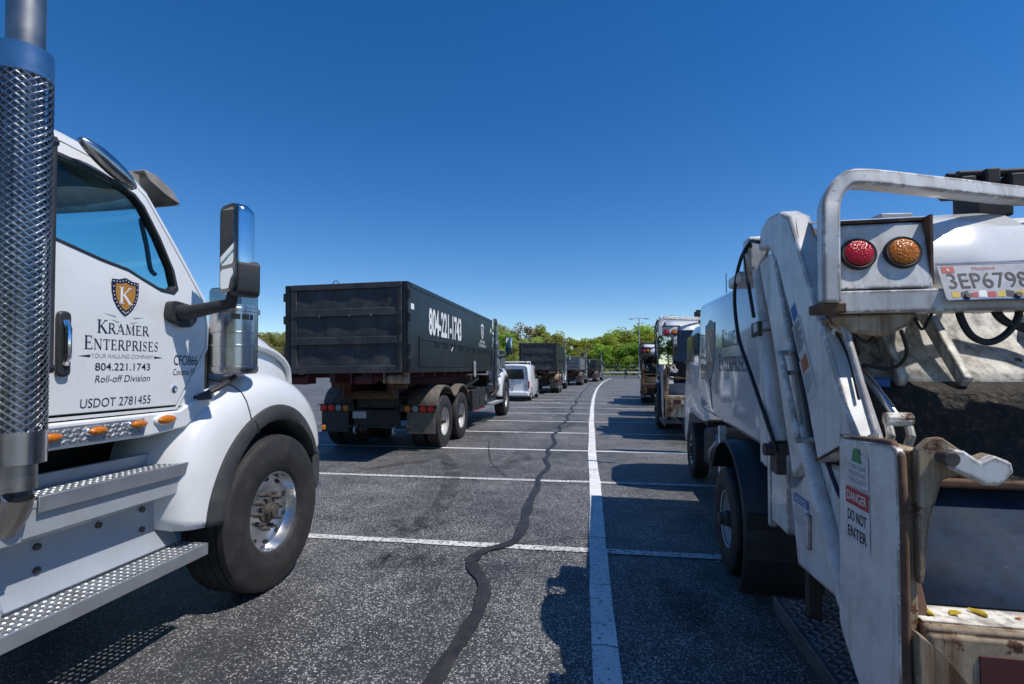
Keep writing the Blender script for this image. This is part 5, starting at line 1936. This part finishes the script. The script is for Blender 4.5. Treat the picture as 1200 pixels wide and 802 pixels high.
        mb.build('grab_handle', 'white_worn', beam, smooth=60)
        # drain pipe running to the step
        mb = MB()
        tb(mb, X, [(.02, .70, 1.35), (.02, .46, 1.02), (.03, .24, .68)], .038, 14)
        mb.build('down_pipe', 'white_worn', G, smooth=60)
        # lower housing with notice
        mb = MB()
        px(mb, X, [(.20, .66), (.86, .62), (.96, 1.0), (.86, 1.03), (.60, 1.22), (.30, 1.22)], .045, .22)
        hs = mb.build('lower_housing', 'white_worn', G, bevel=.012)
        mb = MB()
        bx(mb, X, .030, .048, .66, .72, .76, .93)
        mb.build('handle_plate', 'white_worn', hs, bevel=.006)
        if s == 0:
            panel_on('notice_sticker', [(0, 0), (.21, 0), (.21, .155), (0, .155)], 'sticker_white', hs, (.0425, .90, .835), (0, -1, 0), (0, 0, 1))
            panel_on('notice_header', [(.003, .108), (.207, .108), (.207, .152), (.003, .152)], 'print_blue', hs, (.0415, .90, .835), (0, -1, 0), (0, 0, 1))
            text_on('notice_word', 'NOTICE', 'print_white', hs, (.0405, .88, .950), (0, -1, 0), (0, 0, 1), .03, width=.165, bold=.01)
            mb = MB()
            for k in range(5):
                z = .85 + k * .018
                mb.add([(.0412, .89, z), (.0412, .715 if k % 2 else .76, z), (.0412, .715 if k % 2 else .76, z + .006), (.0412, .89, z + .006)], [(0, 1, 2, 3)])
            mb.build('notice_print', 'print_grey', hs, smooth=None)
        # ---- cheek plate with rolled edge
        mb = MB()
        ck = round_poly([(.16, 1.37), (-.25, 1.40), (-.255, .42), (-.08, .40), (.18, .64)], .05, 4)
        px(mb, X, ck, -.032, -.004)
        chk = mb.build('cheek_plate', 'white_worn', G, bevel=.006)
        mb = MB()
        tb(mb, X, [(-.018, .12, 1.375), (-.018, -.2, 1.40), (-.018, -.25, 1.36), (-.018, -.258, 1.2), (-.018, -.258, .45)], .0125, 8, 0)
        mb.build('rolled_edge', 'rust_brown', chk, smooth=60)
        mb = MB()
        bx(mb, X, -.03, .06, -.24, .16, 1.372, 1.385)
        mb.build('cheek_flange', 'tan_rusty', chk, bevel=.004)
        mb = MB()       # inner liner of the cheek, tan and dirty
        px(mb, X, [(.15, 1.36), (-.22, 1.38), (-.235, .84), (-.30, .60), (-.24, .42), (-.07, .42), (.15, .62)], 0.0, .03)
        mb.build('cheek_liner', 'tan_rusty', G, bevel=.006)
        mb = MB()
        px(mb, X, [(.15, 1.30), (.12, .84), (.3, .80), (1.05, 1.2), (1.05, 2.3), (.62, 2.3)], .10, .112)
        mb.build('hopper_wall', 'white_grimy', G)
        mb = MB()
        px(mb, X, [(-.02, 1.27), (.05, 1.29), (-.13, .86), (-.22, .84)], .03, .075)
        mb.build('liner_stiffener', 'rust_brown', G, bevel=.008)
        if s == 0:
            uu, vv = (0, -1, 0), (0, 0, 1)
            panel_on('safety_sticker', [(0, 0), (.165, 0), (.165, .115), (0, .115)], 'sticker_white', chk, (-.0345, .09, 1.215), uu, vv)
            panel_on('sticker_top', [(.04, .085), (.12, .085), (.10, .135), (.06, .135)], 'green_paint', chk, (-.0355, .09, 1.215), uu, vv)
            text_on('sticker_words', 'STAND CLEAR', 'print_grey', chk, (-.0355, .075, 1.275), uu, vv, .018, width=.13)
            text_on('sticker_words', 'WHEN OPERATING', 'print_grey', chk, (-.0355, .075, 1.25), uu, vv, .018, width=.13)
            text_on('sticker_words', 'TAILGATE', 'print_grey', chk, (-.0355, .075, 1.225), uu, vv, .018, width=.13)
            panel_on('danger_sticker', [(0, 0), (.18, 0), (.18, .20), (0, .20)], 'sticker_white', chk, (-.0345, .10, 1.005), uu, vv)
            panel_on('danger_header', [(.004, .135), (.176, .135), (.176, .196), (.004, .196)], 'print_red', chk, (-.0355, .10, 1.005), uu, vv)
            text_on('danger_word', 'DANGER', 'print_white', chk, (-.0365, .085, 1.155), uu, vv, .034, width=.148, bold=.01)
            text_on('danger_words', 'DO NOT', 'print_black', chk, (-.0360, .082, 1.080), uu, vv, .040, width=.14, bold=.012)
            text_on('danger_words', 'ENTER', 'print_black', chk, (-.0360, .082, 1.020), uu, vv, .040, width=.14, bold=.012)
        # ---- container hook arm
        mb = MB()
        arm = [(.015, 1.39), (.05, 1.425), (.085, 1.43), (.125, 1.40), (.165, 1.37), (.20, 1.385), (.235, 1.375), (.245, 1.335), (.215, 1.305), (.175, 1.30), (.13, 1.315), (.085, 1.30), (.05, 1.18), (.03, .98), (.015, .98)]
        mb.prism([(X(a), b) for a, b in arm], 'y', -.265, -.238)
        mb.build('hook_arm', 'tan_rusty', G, bevel=.005)
        mb = MB()
        mb.prism([(X(a), b) for a, b in [(.09, 1.40), (.125, 1.395), (.165, 1.365), (.20, 1.385), (.245, 1.365), (.25, 1.335), (.215, 1.295), (.175, 1.295), (.09, 1.34)]], 'y', -.30, -.266)
        mb.build('hook_jaw', 'white_worn', G, bevel=.008)
        mb = MB()
        mb.lathe([(.022, -.312), (.022, -.23)], 'y', (X(.085), 0, 1.372), 14)
        mb.build('hook_pin', 'hub_dirty', G, bevel=.003)
        # lower pivot
        mb = MB()
        mb.prism([(X(a), b) for a, b in [(.0, .84), (.06, .80), (.16, .68), (.18, .55), (.14, .46), (.0, .46)]], 'y', -.285, -.24)
        pv = mb.build('pivot_bracket', 'tan_rusty', G, bevel=.008)
        mb = MB()
        mb.lathe([(.055, -.315), (.06, -.305), (.06, -.29)], 'y', (X(.11), 0, .62), 20)
        mb.lathe([(.028, -.345), (.03, -.335), (.03, -.31)], 'y', (X(.11), 0, .62), 6)
        mb.build('pivot_bolt', 'rust_brown', pv, bevel=.004)
        # packer cylinder in the hopper
        mb = MB()
        tb(mb, X, [(.12, .56, 2.0), (.145, .47, 1.70)], .036, 14)
        pc = mb.build('packer_cylinder', 'grime_dark', G, smooth=50)
        mb = MB()
        tb(mb, X, [(.145, .47, 1.70), (.205, .22, 1.44)], .019, 12)
        mb.build('packer_rod', 'chrome_dull', pc, smooth=50)
        mb = MB()
        for q in (-.035, .035):
            tb(mb, X, [(.205 + q, .23, 1.45), (.20 + q, .19, 1.38), (.19 + q, .22, 1.30)], .016, 8)
        tb(mb, X, [(.16, .22, 1.44), (.25, .22, 1.44)], .028, 10)
        mb.build_each('rod_clevis', 'white_grimy', pc)
        # ---- black rear mud guard
        rows_ = []
        for k in range(15):
            a = R(150 - k * 14.5)
            rows_.append([(X(.015), 2.42 + .60 * -math.cos(a) * -1, .43 + .60 * math.sin(a)), (X(.03), 2.42 + .62 * math.cos(a), .43 + .62 * math.sin(a)), (X(.30), 2.42 + .625 * math.cos(a), .43 + .625 * math.sin(a)), (X(.56), 2.42 + .62 * math.cos(a), .43 + .62 * math.sin(a))])
        mb = MB()
        mb.loft([[(x, 4.84 - y, z) for x, y, z in r] for r in rows_], closed=False)
        mb.build('mud_guard', 'black_plastic', G, smooth=60, solid=.012)
        mb = MB()
        bx(mb, X, .03, .56, 1.80, 1.82, .30, .62)
        mb.build('mud_flap', 'black_plastic', G)
        put_wheel(WS, G, X(.1125), 2.42, .41, -1 if s == 0 else 1)
        put_wheel(WS, G, X(.37), 2.42, .41, 1 if s == 0 else -1)
        put_wheel(WSF, G, X(.40), 6.10, .41, -1 if s == 0 else 1)
        # riding step, tread plate
        mb = MB()
        bx(mb, X, 0.0, .33, -.20, 1.10, .325, .345)
        bx(mb, X, -.006, .008, -.20, 1.10, .27, .352)
        stp = mb.build('riding_step', 'step_dark', G, bevel=.003)
        mb = MB()
        for i in range(30):
            for j in range(7):
                q = Matrix.Translation((X(.035 + j * .042), -.17 + i * .042, .347)) @ Matrix.Rotation(R(45 if (i + j) % 2 else -45), 4, 'Z')
                mb.box(-.017, .017, -.005, .005, -.002, .005, q)
        mb.build('step_tread', 'step_alu', stp, smooth=None)
        mb = MB()
        bx(mb, X, .10, .16, .30, .36, .34, .80)
        bx(mb, X, .10, .16, .86, .92, .34, .80)
        mb.build_each('step_hanger', 'chassis', stp)
        # tank, blue box and rails under the body
        mb = MB()
        bx(mb, X, .18, .55, 3.25, 4.35, .52, .95)
        mb.build('side_tank', 'chassis', G, bevel=.05)
        mb = MB()
        bx(mb, X, .10, .16, 3.02, 3.10, .62, 1.10)
        tb(mb, X, [(.12, 3.15, .96), (.10, 3.5, .80), (.12, 3.6, .70)], .018, 8)
        mb.build_each('guard_bracket', 'white_worn', G)
        mb = MB()
        bx(mb, X, .10, .17, 3.12, 3.22, .86, 1.0)
        mb.build('air_valve', 'print_blue', G, bevel=.01)
        mb = MB()
        bx(mb, X, .62, .72, 1.2, 6.7, .62, .82)
        mb.build('frame_rail', 'chassis', G)
        # ---- cab side glass, mirror
        mb = MB()
        px(mb, X, round_poly([(5.25, 1.52), (6.45, 1.50), (6.28, 2.12), (5.30, 2.14)], .06), .282, .30)
        mb.build('cab_window', 'black_gloss', G)
        mb = MB()
        tb(mb, X, [(.20, 6.55, 1.45), (.05, 6.78, 1.50), (.02, 6.80, 1.72), (.02, 6.80, 2.22), (.20, 6.5, 2.2)], .014, 8, 0)
        mb.build('mirror_arm', 'hose_black', G)
        mb = MB()
        q = Matrix.Translation((X(.01), 6.78, 1.95)) @ Matrix.Rotation(R(-14 if s == 0 else 14), 4, 'Z')
        mb.prism(round_poly([(-.125, -.25), (.125, -.25), (.125, .25), (-.125, .25)], .04), 'y', -.035, .05, q)
        mh = mb.build('mirror_head', 'black_plastic', G, bevel=.012)
        mb = MB()
        mb.prism(round_poly([(-.11, -.235), (.11, -.235), (.11, .235), (-.11, .235)], .03), 'y', -.039, -.036, q)
        mb.build('mirror_glass', 'mirror', mh, smooth=None)
        # weld bead where beam meets the cheek
        mb = MB()
        for k in range(16):
            q = k / 15
            mb.lathe([(.001, -.007), (.006, -.004), (.007, 0), (.006, .004), (.001, .007)], 'x', (X(-.002), .12 + .34 * q, 1.365 - .135 * q), 6)
        wb = mb.build('weld_bead', 'rust_brown', beam)
        wb['kind'] = 'stuff'
    both(side_bits)
    # ---- cab (cab-over)
    mb = MB()
    secs = []
    for (y, hw, z0, zt) in ((4.95, .70, .98, 2.12), (5.0, .75, .95, 2.22), (5.3, .77, .95, 2.30), (6.0, .77, .98, 2.32), (6.35, .76, .95, 2.27), (6.62, .75, .62, 2.05), (6.85, .74, .46, 1.55), (6.95, .72, .44, 1.1), (6.95, .70, .44, .6)):
        zt2 = max(zt, z0 + .3)
        L = [(hw * .97, z0), (hw, z0 + .1), (hw, z0 + (zt2 - z0) * .55), (hw * .965, zt2 - .18), (hw * .90, zt2 - .06), (hw * .72, zt2 - .01), (0, zt2 + .01)]
        secs.append([(CX + x, y, z) for x, z in L] + [(CX - x, y, z) for x, z in reversed(L[:-1])])
    mb.loft(secs)
    mb.build('cab', 'white_paint', G, smooth=40)
    mb = MB()
    mb.prism(round_poly([(CX - .72, 1.45), (CX + .72, 1.45), (CX + .68, 2.1), (CX - .68, 2.1)], .06), 'y', 6.4, 6.42, Matrix.Translation((0, 2.62, -.1)) @ Matrix.Rotation(R(-20), 4, 'X') @ Matrix.Translation((0, -2.0, 2.15)))
    ws = mb.build('windshield', 'black_gloss', G)
    ws.location = (0, 0, 0)
    mb = MB()
    tbpts = [(.62, 5.1, 2.25), (.60, 5.05, 2.9)]
    mb.tube(tbpts, .006, 5)
    mb.build('whip_aerial', 'hose_black', G)
    # ---- tailgate hood: steep rear sheet, roof sheet
    mb = MB()
    rows_ = [[(x, y, z) for x in (.10, .6, 1.05, 1.5, 2.0)] for y, z in ((.80, 2.02), (.81, 2.16), (.84, 2.30), (.92, 2.39), (1.25, 2.44), (1.60, 2.42))]
    mb.loft(rows_, closed=False)
    mb.build('tailgate_hood', 'white_worn', G, smooth=50, solid=.01)
    for (xa, xb) in ((.085, .76), (1.34, 2.015)):      # sloping covers either side of the middle opening
        mb = MB()
        rows_ = [[(xa + (xb - xa) * t, y, z) for t in (0, .33, .66, 1)] for y, z in ((.30, 1.96), (.335, 2.10), (.39, 2.225), (.50, 2.30), (.66, 2.355), (.86, 2.405))]
        mb.loft(rows_, closed=False)
        mb.build('tailgate_cover', 'white_paint', G, smooth=50, solid=.01)
    mb = MB()
    mb.box(0.80, .95, .72, .90, 2.36, 2.50)
    mb.lathe([(.05, .70), (.055, .71), (.055, .90), (.05, .92)], 'x', (0, .80, 2.52), 12)
    for k in range(5):
        mb.box(.74 + k * .1, .80 + k * .1, .72, .86, 2.485 + .03 * (k % 2), 2.56 + .03 * (k % 2))
    mb.tube([(.74, .76, 2.58), (1.3, .76, 2.57)], .018, 8)
    mb.tube([(.74, .84, 2.60), (1.3, .84, 2.59)], .018, 8)
    mb.build_each('winch', 'chassis', G, bevel=.008)
    mb = MB()
    mb.obox((.52, .90, 2.415), (.16, .10, .04), (0, 0, 8))
    mb.build('lifting_lug', 'print_grey', G, bevel=.008)
    # ---- cross beam carrying lamps and plate
    mb = MB()
    mb.box(-.02, 2.12, .215, .33, 1.865, 1.955)
    cb = mb.build('cross_beam', 'white_worn', G, bevel=.008)
    def lamps(X, s):
        mb = MB()
        a, b = X(.0), X(.335)
        x0_, x1_ = min(a, b), max(a, b)
        mb.prism([(.215, 1.96), (.30, 1.96), (.40, 2.245), (.275, 2.235)], 'x', x0_, x1_)
        lb = mb.build('lamp_panel', 'white_worn', cb, bevel=.005)
        mb = MB()
        mb.box(x1_ - .004 if s == 0 else x0_ - .006, x1_ + .006 if s == 0 else x0_ + .004, .225, .36, 1.97, 2.25)
        mb.box(x0_, x1_, .27, .40, 2.24, 2.252)
        mb.build('panel_edge', 'rust_brown', lb)
        for (xx, mt) in ((.08, 'lens_red'), (.24, 'lens_amber')):
            q = Matrix.Translation((X(xx), .242, 2.105)) @ Matrix.Rotation(R(-12), 4, 'X')
            for (nm, prof, m_) in (('lamp_grommet', [(.048, -.012), (.062, -.016), (.067, -.010), (.067, .01)], 'rubber'), ('lamp_lens', [(.054, -.004), (.053, -.016), (.045, -.021), (.02, -.024), (.004, -.0245)], mt)):
                mb = MB()
                mb.lathe(prof, 'y', n=32, cap=(nm == 'lamp_lens'))
                mb.v = [tuple(q @ Vector(p)) for p in mb.v]
                mb.build(nm, m_, lb, smooth=50)
        mb = MB()
        mb.prism([(X(.0), 1.86), (X(.30), 1.865), (X(.26), 1.81), (X(.18), 1.77), (X(.05), 1.79)], 'y', .25, .42)
        mb.build('lamp_bracket', 'tan_rusty', cb, bevel=.01)
        mb = MB()
        mb.tube([(X(.08), .30, 1.79), (X(.12), .28, 1.75), (X(.16), .30, 1.78), (X(.13), .32, 1.80)], .006, 6, smoothp=4)
        mb.tube([(X(.30), .30, 1.87), (X(.33), .29, 1.80), (X(.36), .30, 1.84), (X(.38), .30, 1.88)], .006, 6, smoothp=4)
        mb.tube([(X(.27), .32, 1.80), (X(.30), .34, 1.70), (X(.26), .38, 1.64), (X(.16), .40, 1.66)], .007, 6, smoothp=4)
        mb.build_each('loose_wire', 'hose_black', cb)
    both(lamps)
    # guard bar
    mb = MB()
    pts_ = [(-.055, .17, 1.90), (-.055, .17, 2.20), (-.04, .19, 2.31), (.01, .20, 2.385), (.10, .215, 2.40), (.50, .36, 2.385), (1.05, .60, 2.40), (1.60, .36, 2.385), (2.0, .215, 2.40), (2.09, .20, 2.385), (2.14, .19, 2.31), (2.155, .17, 2.20), (2.155, .17, 1.90)]
    mb.tube(pts_, .046, 4, twist=math.pi / 4, smoothp=3)
    mb.build('guard_bar', 'white_worn', G, bevel=.008, smooth=30)
    mb = MB()
    mb.box(-.10, .0, .15, .26, 1.86, 1.90)
    mb.box(2.10, 2.20, .15, .26, 1.86, 1.90)
    mb.build_each('bar_foot', 'rust_brown', G, bevel=.006)
    # licence plate, leaning back
    pr = MB()
    u_ = Vector((1, 0, 0))
    v_ = Vector((0, .42, 1)).normalized()
    o_ = Vector((.362, .190, 1.905))
    n_ = u_.cross(v_)
    def PP(a, b, c):
        return o_ + u_ * a + v_ * b + n_ * c
    pr.loft([[PP(a, b, 0) for a, b in round_poly([(0, 0), (.31, 0), (.31, .155), (0, .155)], .012)], [PP(a, b, .004) for a, b in round_poly([(0, 0), (.31, 0), (.31, .155), (0, .155)], .012)]])
    lp_ = pr.build('licence_plate', 'plate_white', G)
    text_on('plate_number', '3EP6798', 'print_black', lp_, PP(.022, .048, .0055), u_, v_, .07, width=.268)
    panel_on('plate_tab', [(.012, .118), (.055, .118), (.055, .148), (.012, .148)], 'print_red', lp_, PP(0, 0, .005), u_, v_)
    text_on('plate_month', '4', 'print_white', lp_, PP(.027, .124, .006), u_, v_, .016)
    text_on('plate_state', 'Maryland', 'print_red', lp_, PP(.118, .130, .006), u_, v_, .014, width=.075)
    cols = ('yellow_paint', 'print_black', 'print_red', 'print_white', 'print_red', 'yellow_paint', 'print_black', 'yellow_paint', 'print_red')
    for k, c_ in enumerate(cols):
        x0_ = .02 + k * .03
        panel_on('plate_flag', [(x0_, .008), (x0_ + .026, .006), (x0_ + .029, .030 + .008 * (k % 2)), (x0_ + .004, .036 - .006 * (k % 3))], c_, lp_, PP(0, 0, .005), u_, v_)
    mb = MB()
    for a, b in ((.01, -.006), (.01, .159)):
        mb.loft([[PP(q[0], q[1], .0) for q in [(0, b), (.31, b), (.31, b + .006), (0, b + .006)]], [PP(q[0], q[1], .008) for q in [(0, b), (.31, b), (.31, b + .006), (0, b + .006)]]])
    mb.build_each('plate_frame', 'chrome_dull', lp_)
    mb = MB()
    for a in (.07, .235):
        c_ = PP(a, .01, .004)
        mb.tube([c_, c_ + n_ * .012], .011, 8)
    mb.build_each('plate_bolt', 'hub_dirty', lp_)
    # hanging hoses under the plate
    mb = MB()
    mb.tube([(.46, .30, 1.92), (.47, .29, 1.84), (.50, .28, 1.77), (.56, .28, 1.745), (.62, .28, 1.78), (.66, .28, 1.85), (.67, .30, 1.93)], .0135, 8, smoothp=5)
    mb.tube([(.58, .30, 1.94), (.59, .29, 1.86), (.63, .28, 1.815), (.70, .28, 1.81), (.80, .28, 1.84), (.95, .28, 1.90)], .0135, 8, smoothp=5)
    mb.tube([(.62, .30, 1.93), (.60, .29, 1.86), (.66, .28, 1.80), (.78, .30, 1.76)], .011, 8, smoothp=5)
    mb.build_each('hydraulic_hose', 'hose_black', G, smooth=60)
    # ---- packer panel, blade, floor, sill
    mb = MB()
    rows_ = [[(x, y, z) for x in (.11, 1.05, 1.99)] for y, z in ((.86, 2.02), (.80, 1.88), (.72, 1.76), (.60, 1.64), (.50, 1.55))]
    mb.loft(rows_, closed=False)
    mb.build('packer_panel', 'white_grimy', G, smooth=60, solid=.012)
    mb = MB()
    for xx in (.34, .58, 1.05, 1.5):
        mb.prism([(.80, 1.93), (.47, 1.56), (.43, 1.60), (.70, 1.93)], 'x', xx - .02, xx + .02)
    mb.build_each('panel_rib', 'white_grimy', G, bevel=.008)
    mb = MB()
    mb.box(.12, .30, .46, .60, 1.50, 1.60)
    mb.build('blue_link', 'blue_steel', G, bevel=.01)
    mb = MB()
    rows_ = [[(x, y + .012 * math.sin(x * 23 + z * 40), z) for x in [.10 + .05 * k for k in range(39)]] for y, z in ((.52, 1.575), (.42, 1.53), (.40, 1.47), (.39, 1.38), (.35, 1.28), (.31, 1.20), (.34, 1.17))]
    mb.loft(rows_, closed=False)
    mb.build('packer_blade', 'grime_dark', G, smooth=50, solid=.02)
    mb = MB()
    mb.box(.10, 2.0, .28, .34, 1.165, 1.20)
    mb.build('blade_edge', 'rust_brown', G, bevel=.01)
    mb = MB()
    rows_ = [[(x, y, z) for x in (.03, .5, 1.05, 1.6, 2.07)] for y, z in ((.62, 1.42), (.48, 1.25), (.35, 1.12), (.20, 1.02), (.05, .935), (-.12, .865))]
    mb.loft(rows_, closed=False)
    mb.build('hopper_floor', 'hopper_floor', G, smooth=60, solid=.012)
    mb = MB()
    mb.box(.03, 2.07, -.27, -.12, .80, .858)
    mb.box(.03, 2.07, -.285, -.24, .66, .84)
    sl = mb.build('hopper_sill', 'tan_rusty', G, bevel=.012)
    mb = MB()
    mb.box(.035, 2.065, -.245, -.125, .8585, .8625)
    mb.build('sill_wear_strip', 'white_grimy', sl)
    for k in range(7):
        mb = MB()
        mb.box(.16 + k * .28, .29 + k * .28, -.290, -.284, .70, .79)
        mb.build('reflector', 'red_primer', sl)
        mb = MB()
        mb.box(.30 + k * .28, .42 + k * .28, -.290, -.284, .70, .79)
        mb.build('reflector', 'white_grimy', sl)
    mb = MB()
    mb.box(.15, 1.95, -.1, .3, .44, .80)
    mb.box(.35, 1.75, .3, 1.6, .55, .80)
    mb.box(.10, 2.0, 1.05, 1.12, 1.0, 2.3)
    mb.build_each('hopper_shell', 'white_grimy', G)
    mb = MB()
    mb.tube([(.3, 2.42, .41), (1.8, 2.42, .41)], .07, 12)
    mb.tube([(.4, 6.1, .41), (1.7, 6.1, .41)], .05, 12)
    mb.lathe([(.05, 2.2), (.17, 2.3), (.19, 2.42), (.17, 2.54), (.05, 2.64)], 'y', (CX, 0, .41), 16)
    mb.box(.7, 1.4, 4.4, 6.3, .5, .95)
    mb.build_each('axle', 'chassis', G)
    # company lettering on the left of the body
    uu, vv = (0, -1, 0), (0, 0, 1)
    emblem(body, (.1265, 3.62, 1.86), uu, vv, .50, ('print_grey', 'gold', 'print_white'), dots=False)
    serif_on('company_name', 'KRAMER', 'navy', body, (.1265, 2.72, 1.84), uu, vv, .16, .62)
    serif_on('company_name', 'ENTERPRISES', 'navy', body, (.1265, 2.66, 1.62), uu, vv, .16, 1.05)
    return G

loader = build_loader()
GG = 'rear-loading garbage trucks in the right-hand row'
loader.location = (1.0, 2.0, 0)
loader.rotation_euler.z = R(-2.5)
tag(loader, 'worn white rear-loading garbage truck with number plate and danger sticker, nearest on the right', 'garbage truck', GG)
# litter left on the sill of the nearest truck
rr = random.Random(4)
for k, (x, y, mt, lab) in enumerate(((.075, -.20, 'yellow_paint', 'yellow crumpled wrapper at the left end of the hopper sill'), (.15, -.19, 'yellow_paint', 'small yellow scrap in the middle of the litter on the hopper sill'), (.055, -.165, 'print_white', 'pale crushed scrap in the corner of the hopper sill'), (.23, -.17, 'yellow_paint', 'yellow wrapper farthest right on the hopper sill'), (.33, -.18, 'orange_rust', 'tiny reddish scrap on the hopper sill'))):
    mb = MB()
    n = 14
    s_ = .024 if k != 4 else .012
    vs_ = []
    for i in range(n):
        d = Vector((rr.gauss(0, 1), rr.gauss(0, 1), rr.gauss(0, 1))).normalized()
        vs_.append(d * s_ * rr.uniform(.5, 1.1))
    bm = bmesh.new()
    for p in vs_:
        bm.verts.new((p.x * 1.3, p.y * .7, p.z * .45))
    bmesh.ops.convex_hull(bm, input=bm.verts)
    me = bpy.data.meshes.new('litter')
    bm.to_mesh(me)
    bm.free()
    me.materials.append(M[mt])
    o = bpy.data.objects.new('litter', me)
    col.objects.link(o)
    o.location = loader.matrix_basis @ Vector((x, y, .870 if k != 4 else .866))
    o.rotation_euler.z = rr.uniform(0, 6)
    tag(o, lab, 'litter')

g2 = copy_tree(loader, None, {('tailgate_hood', 'white_worn'): 'white_paint'}, ('licence_plate', 'mirror_head', 'mirror_arm'))
g2.location = (1.78, 12.3, 0)
g2.rotation_euler.z = R(-3.5)
g2.scale = (1.16, 1.12, 1.19)
tag(g2, 'second white rear-loading garbage truck in the right-hand row, just beyond the nearest one', 'garbage truck', GG)
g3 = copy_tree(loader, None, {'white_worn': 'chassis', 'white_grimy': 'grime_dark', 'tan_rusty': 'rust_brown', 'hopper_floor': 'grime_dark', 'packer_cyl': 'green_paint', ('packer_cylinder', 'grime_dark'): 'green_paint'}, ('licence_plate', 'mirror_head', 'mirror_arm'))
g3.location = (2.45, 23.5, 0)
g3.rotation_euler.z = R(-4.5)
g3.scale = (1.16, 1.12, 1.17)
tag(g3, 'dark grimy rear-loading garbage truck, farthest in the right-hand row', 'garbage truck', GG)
# joined pieces too small to pick apart
TINY = ('lug_nuts', 'hand_holes', 'emblem_dots', 'tread_plate', 'step_tread', 'sticker_print', 'notice_print')
for o in bpy.data.objects:
    if o.name.split('.')[0] in TINY:
        o['kind'] = 'stuff'
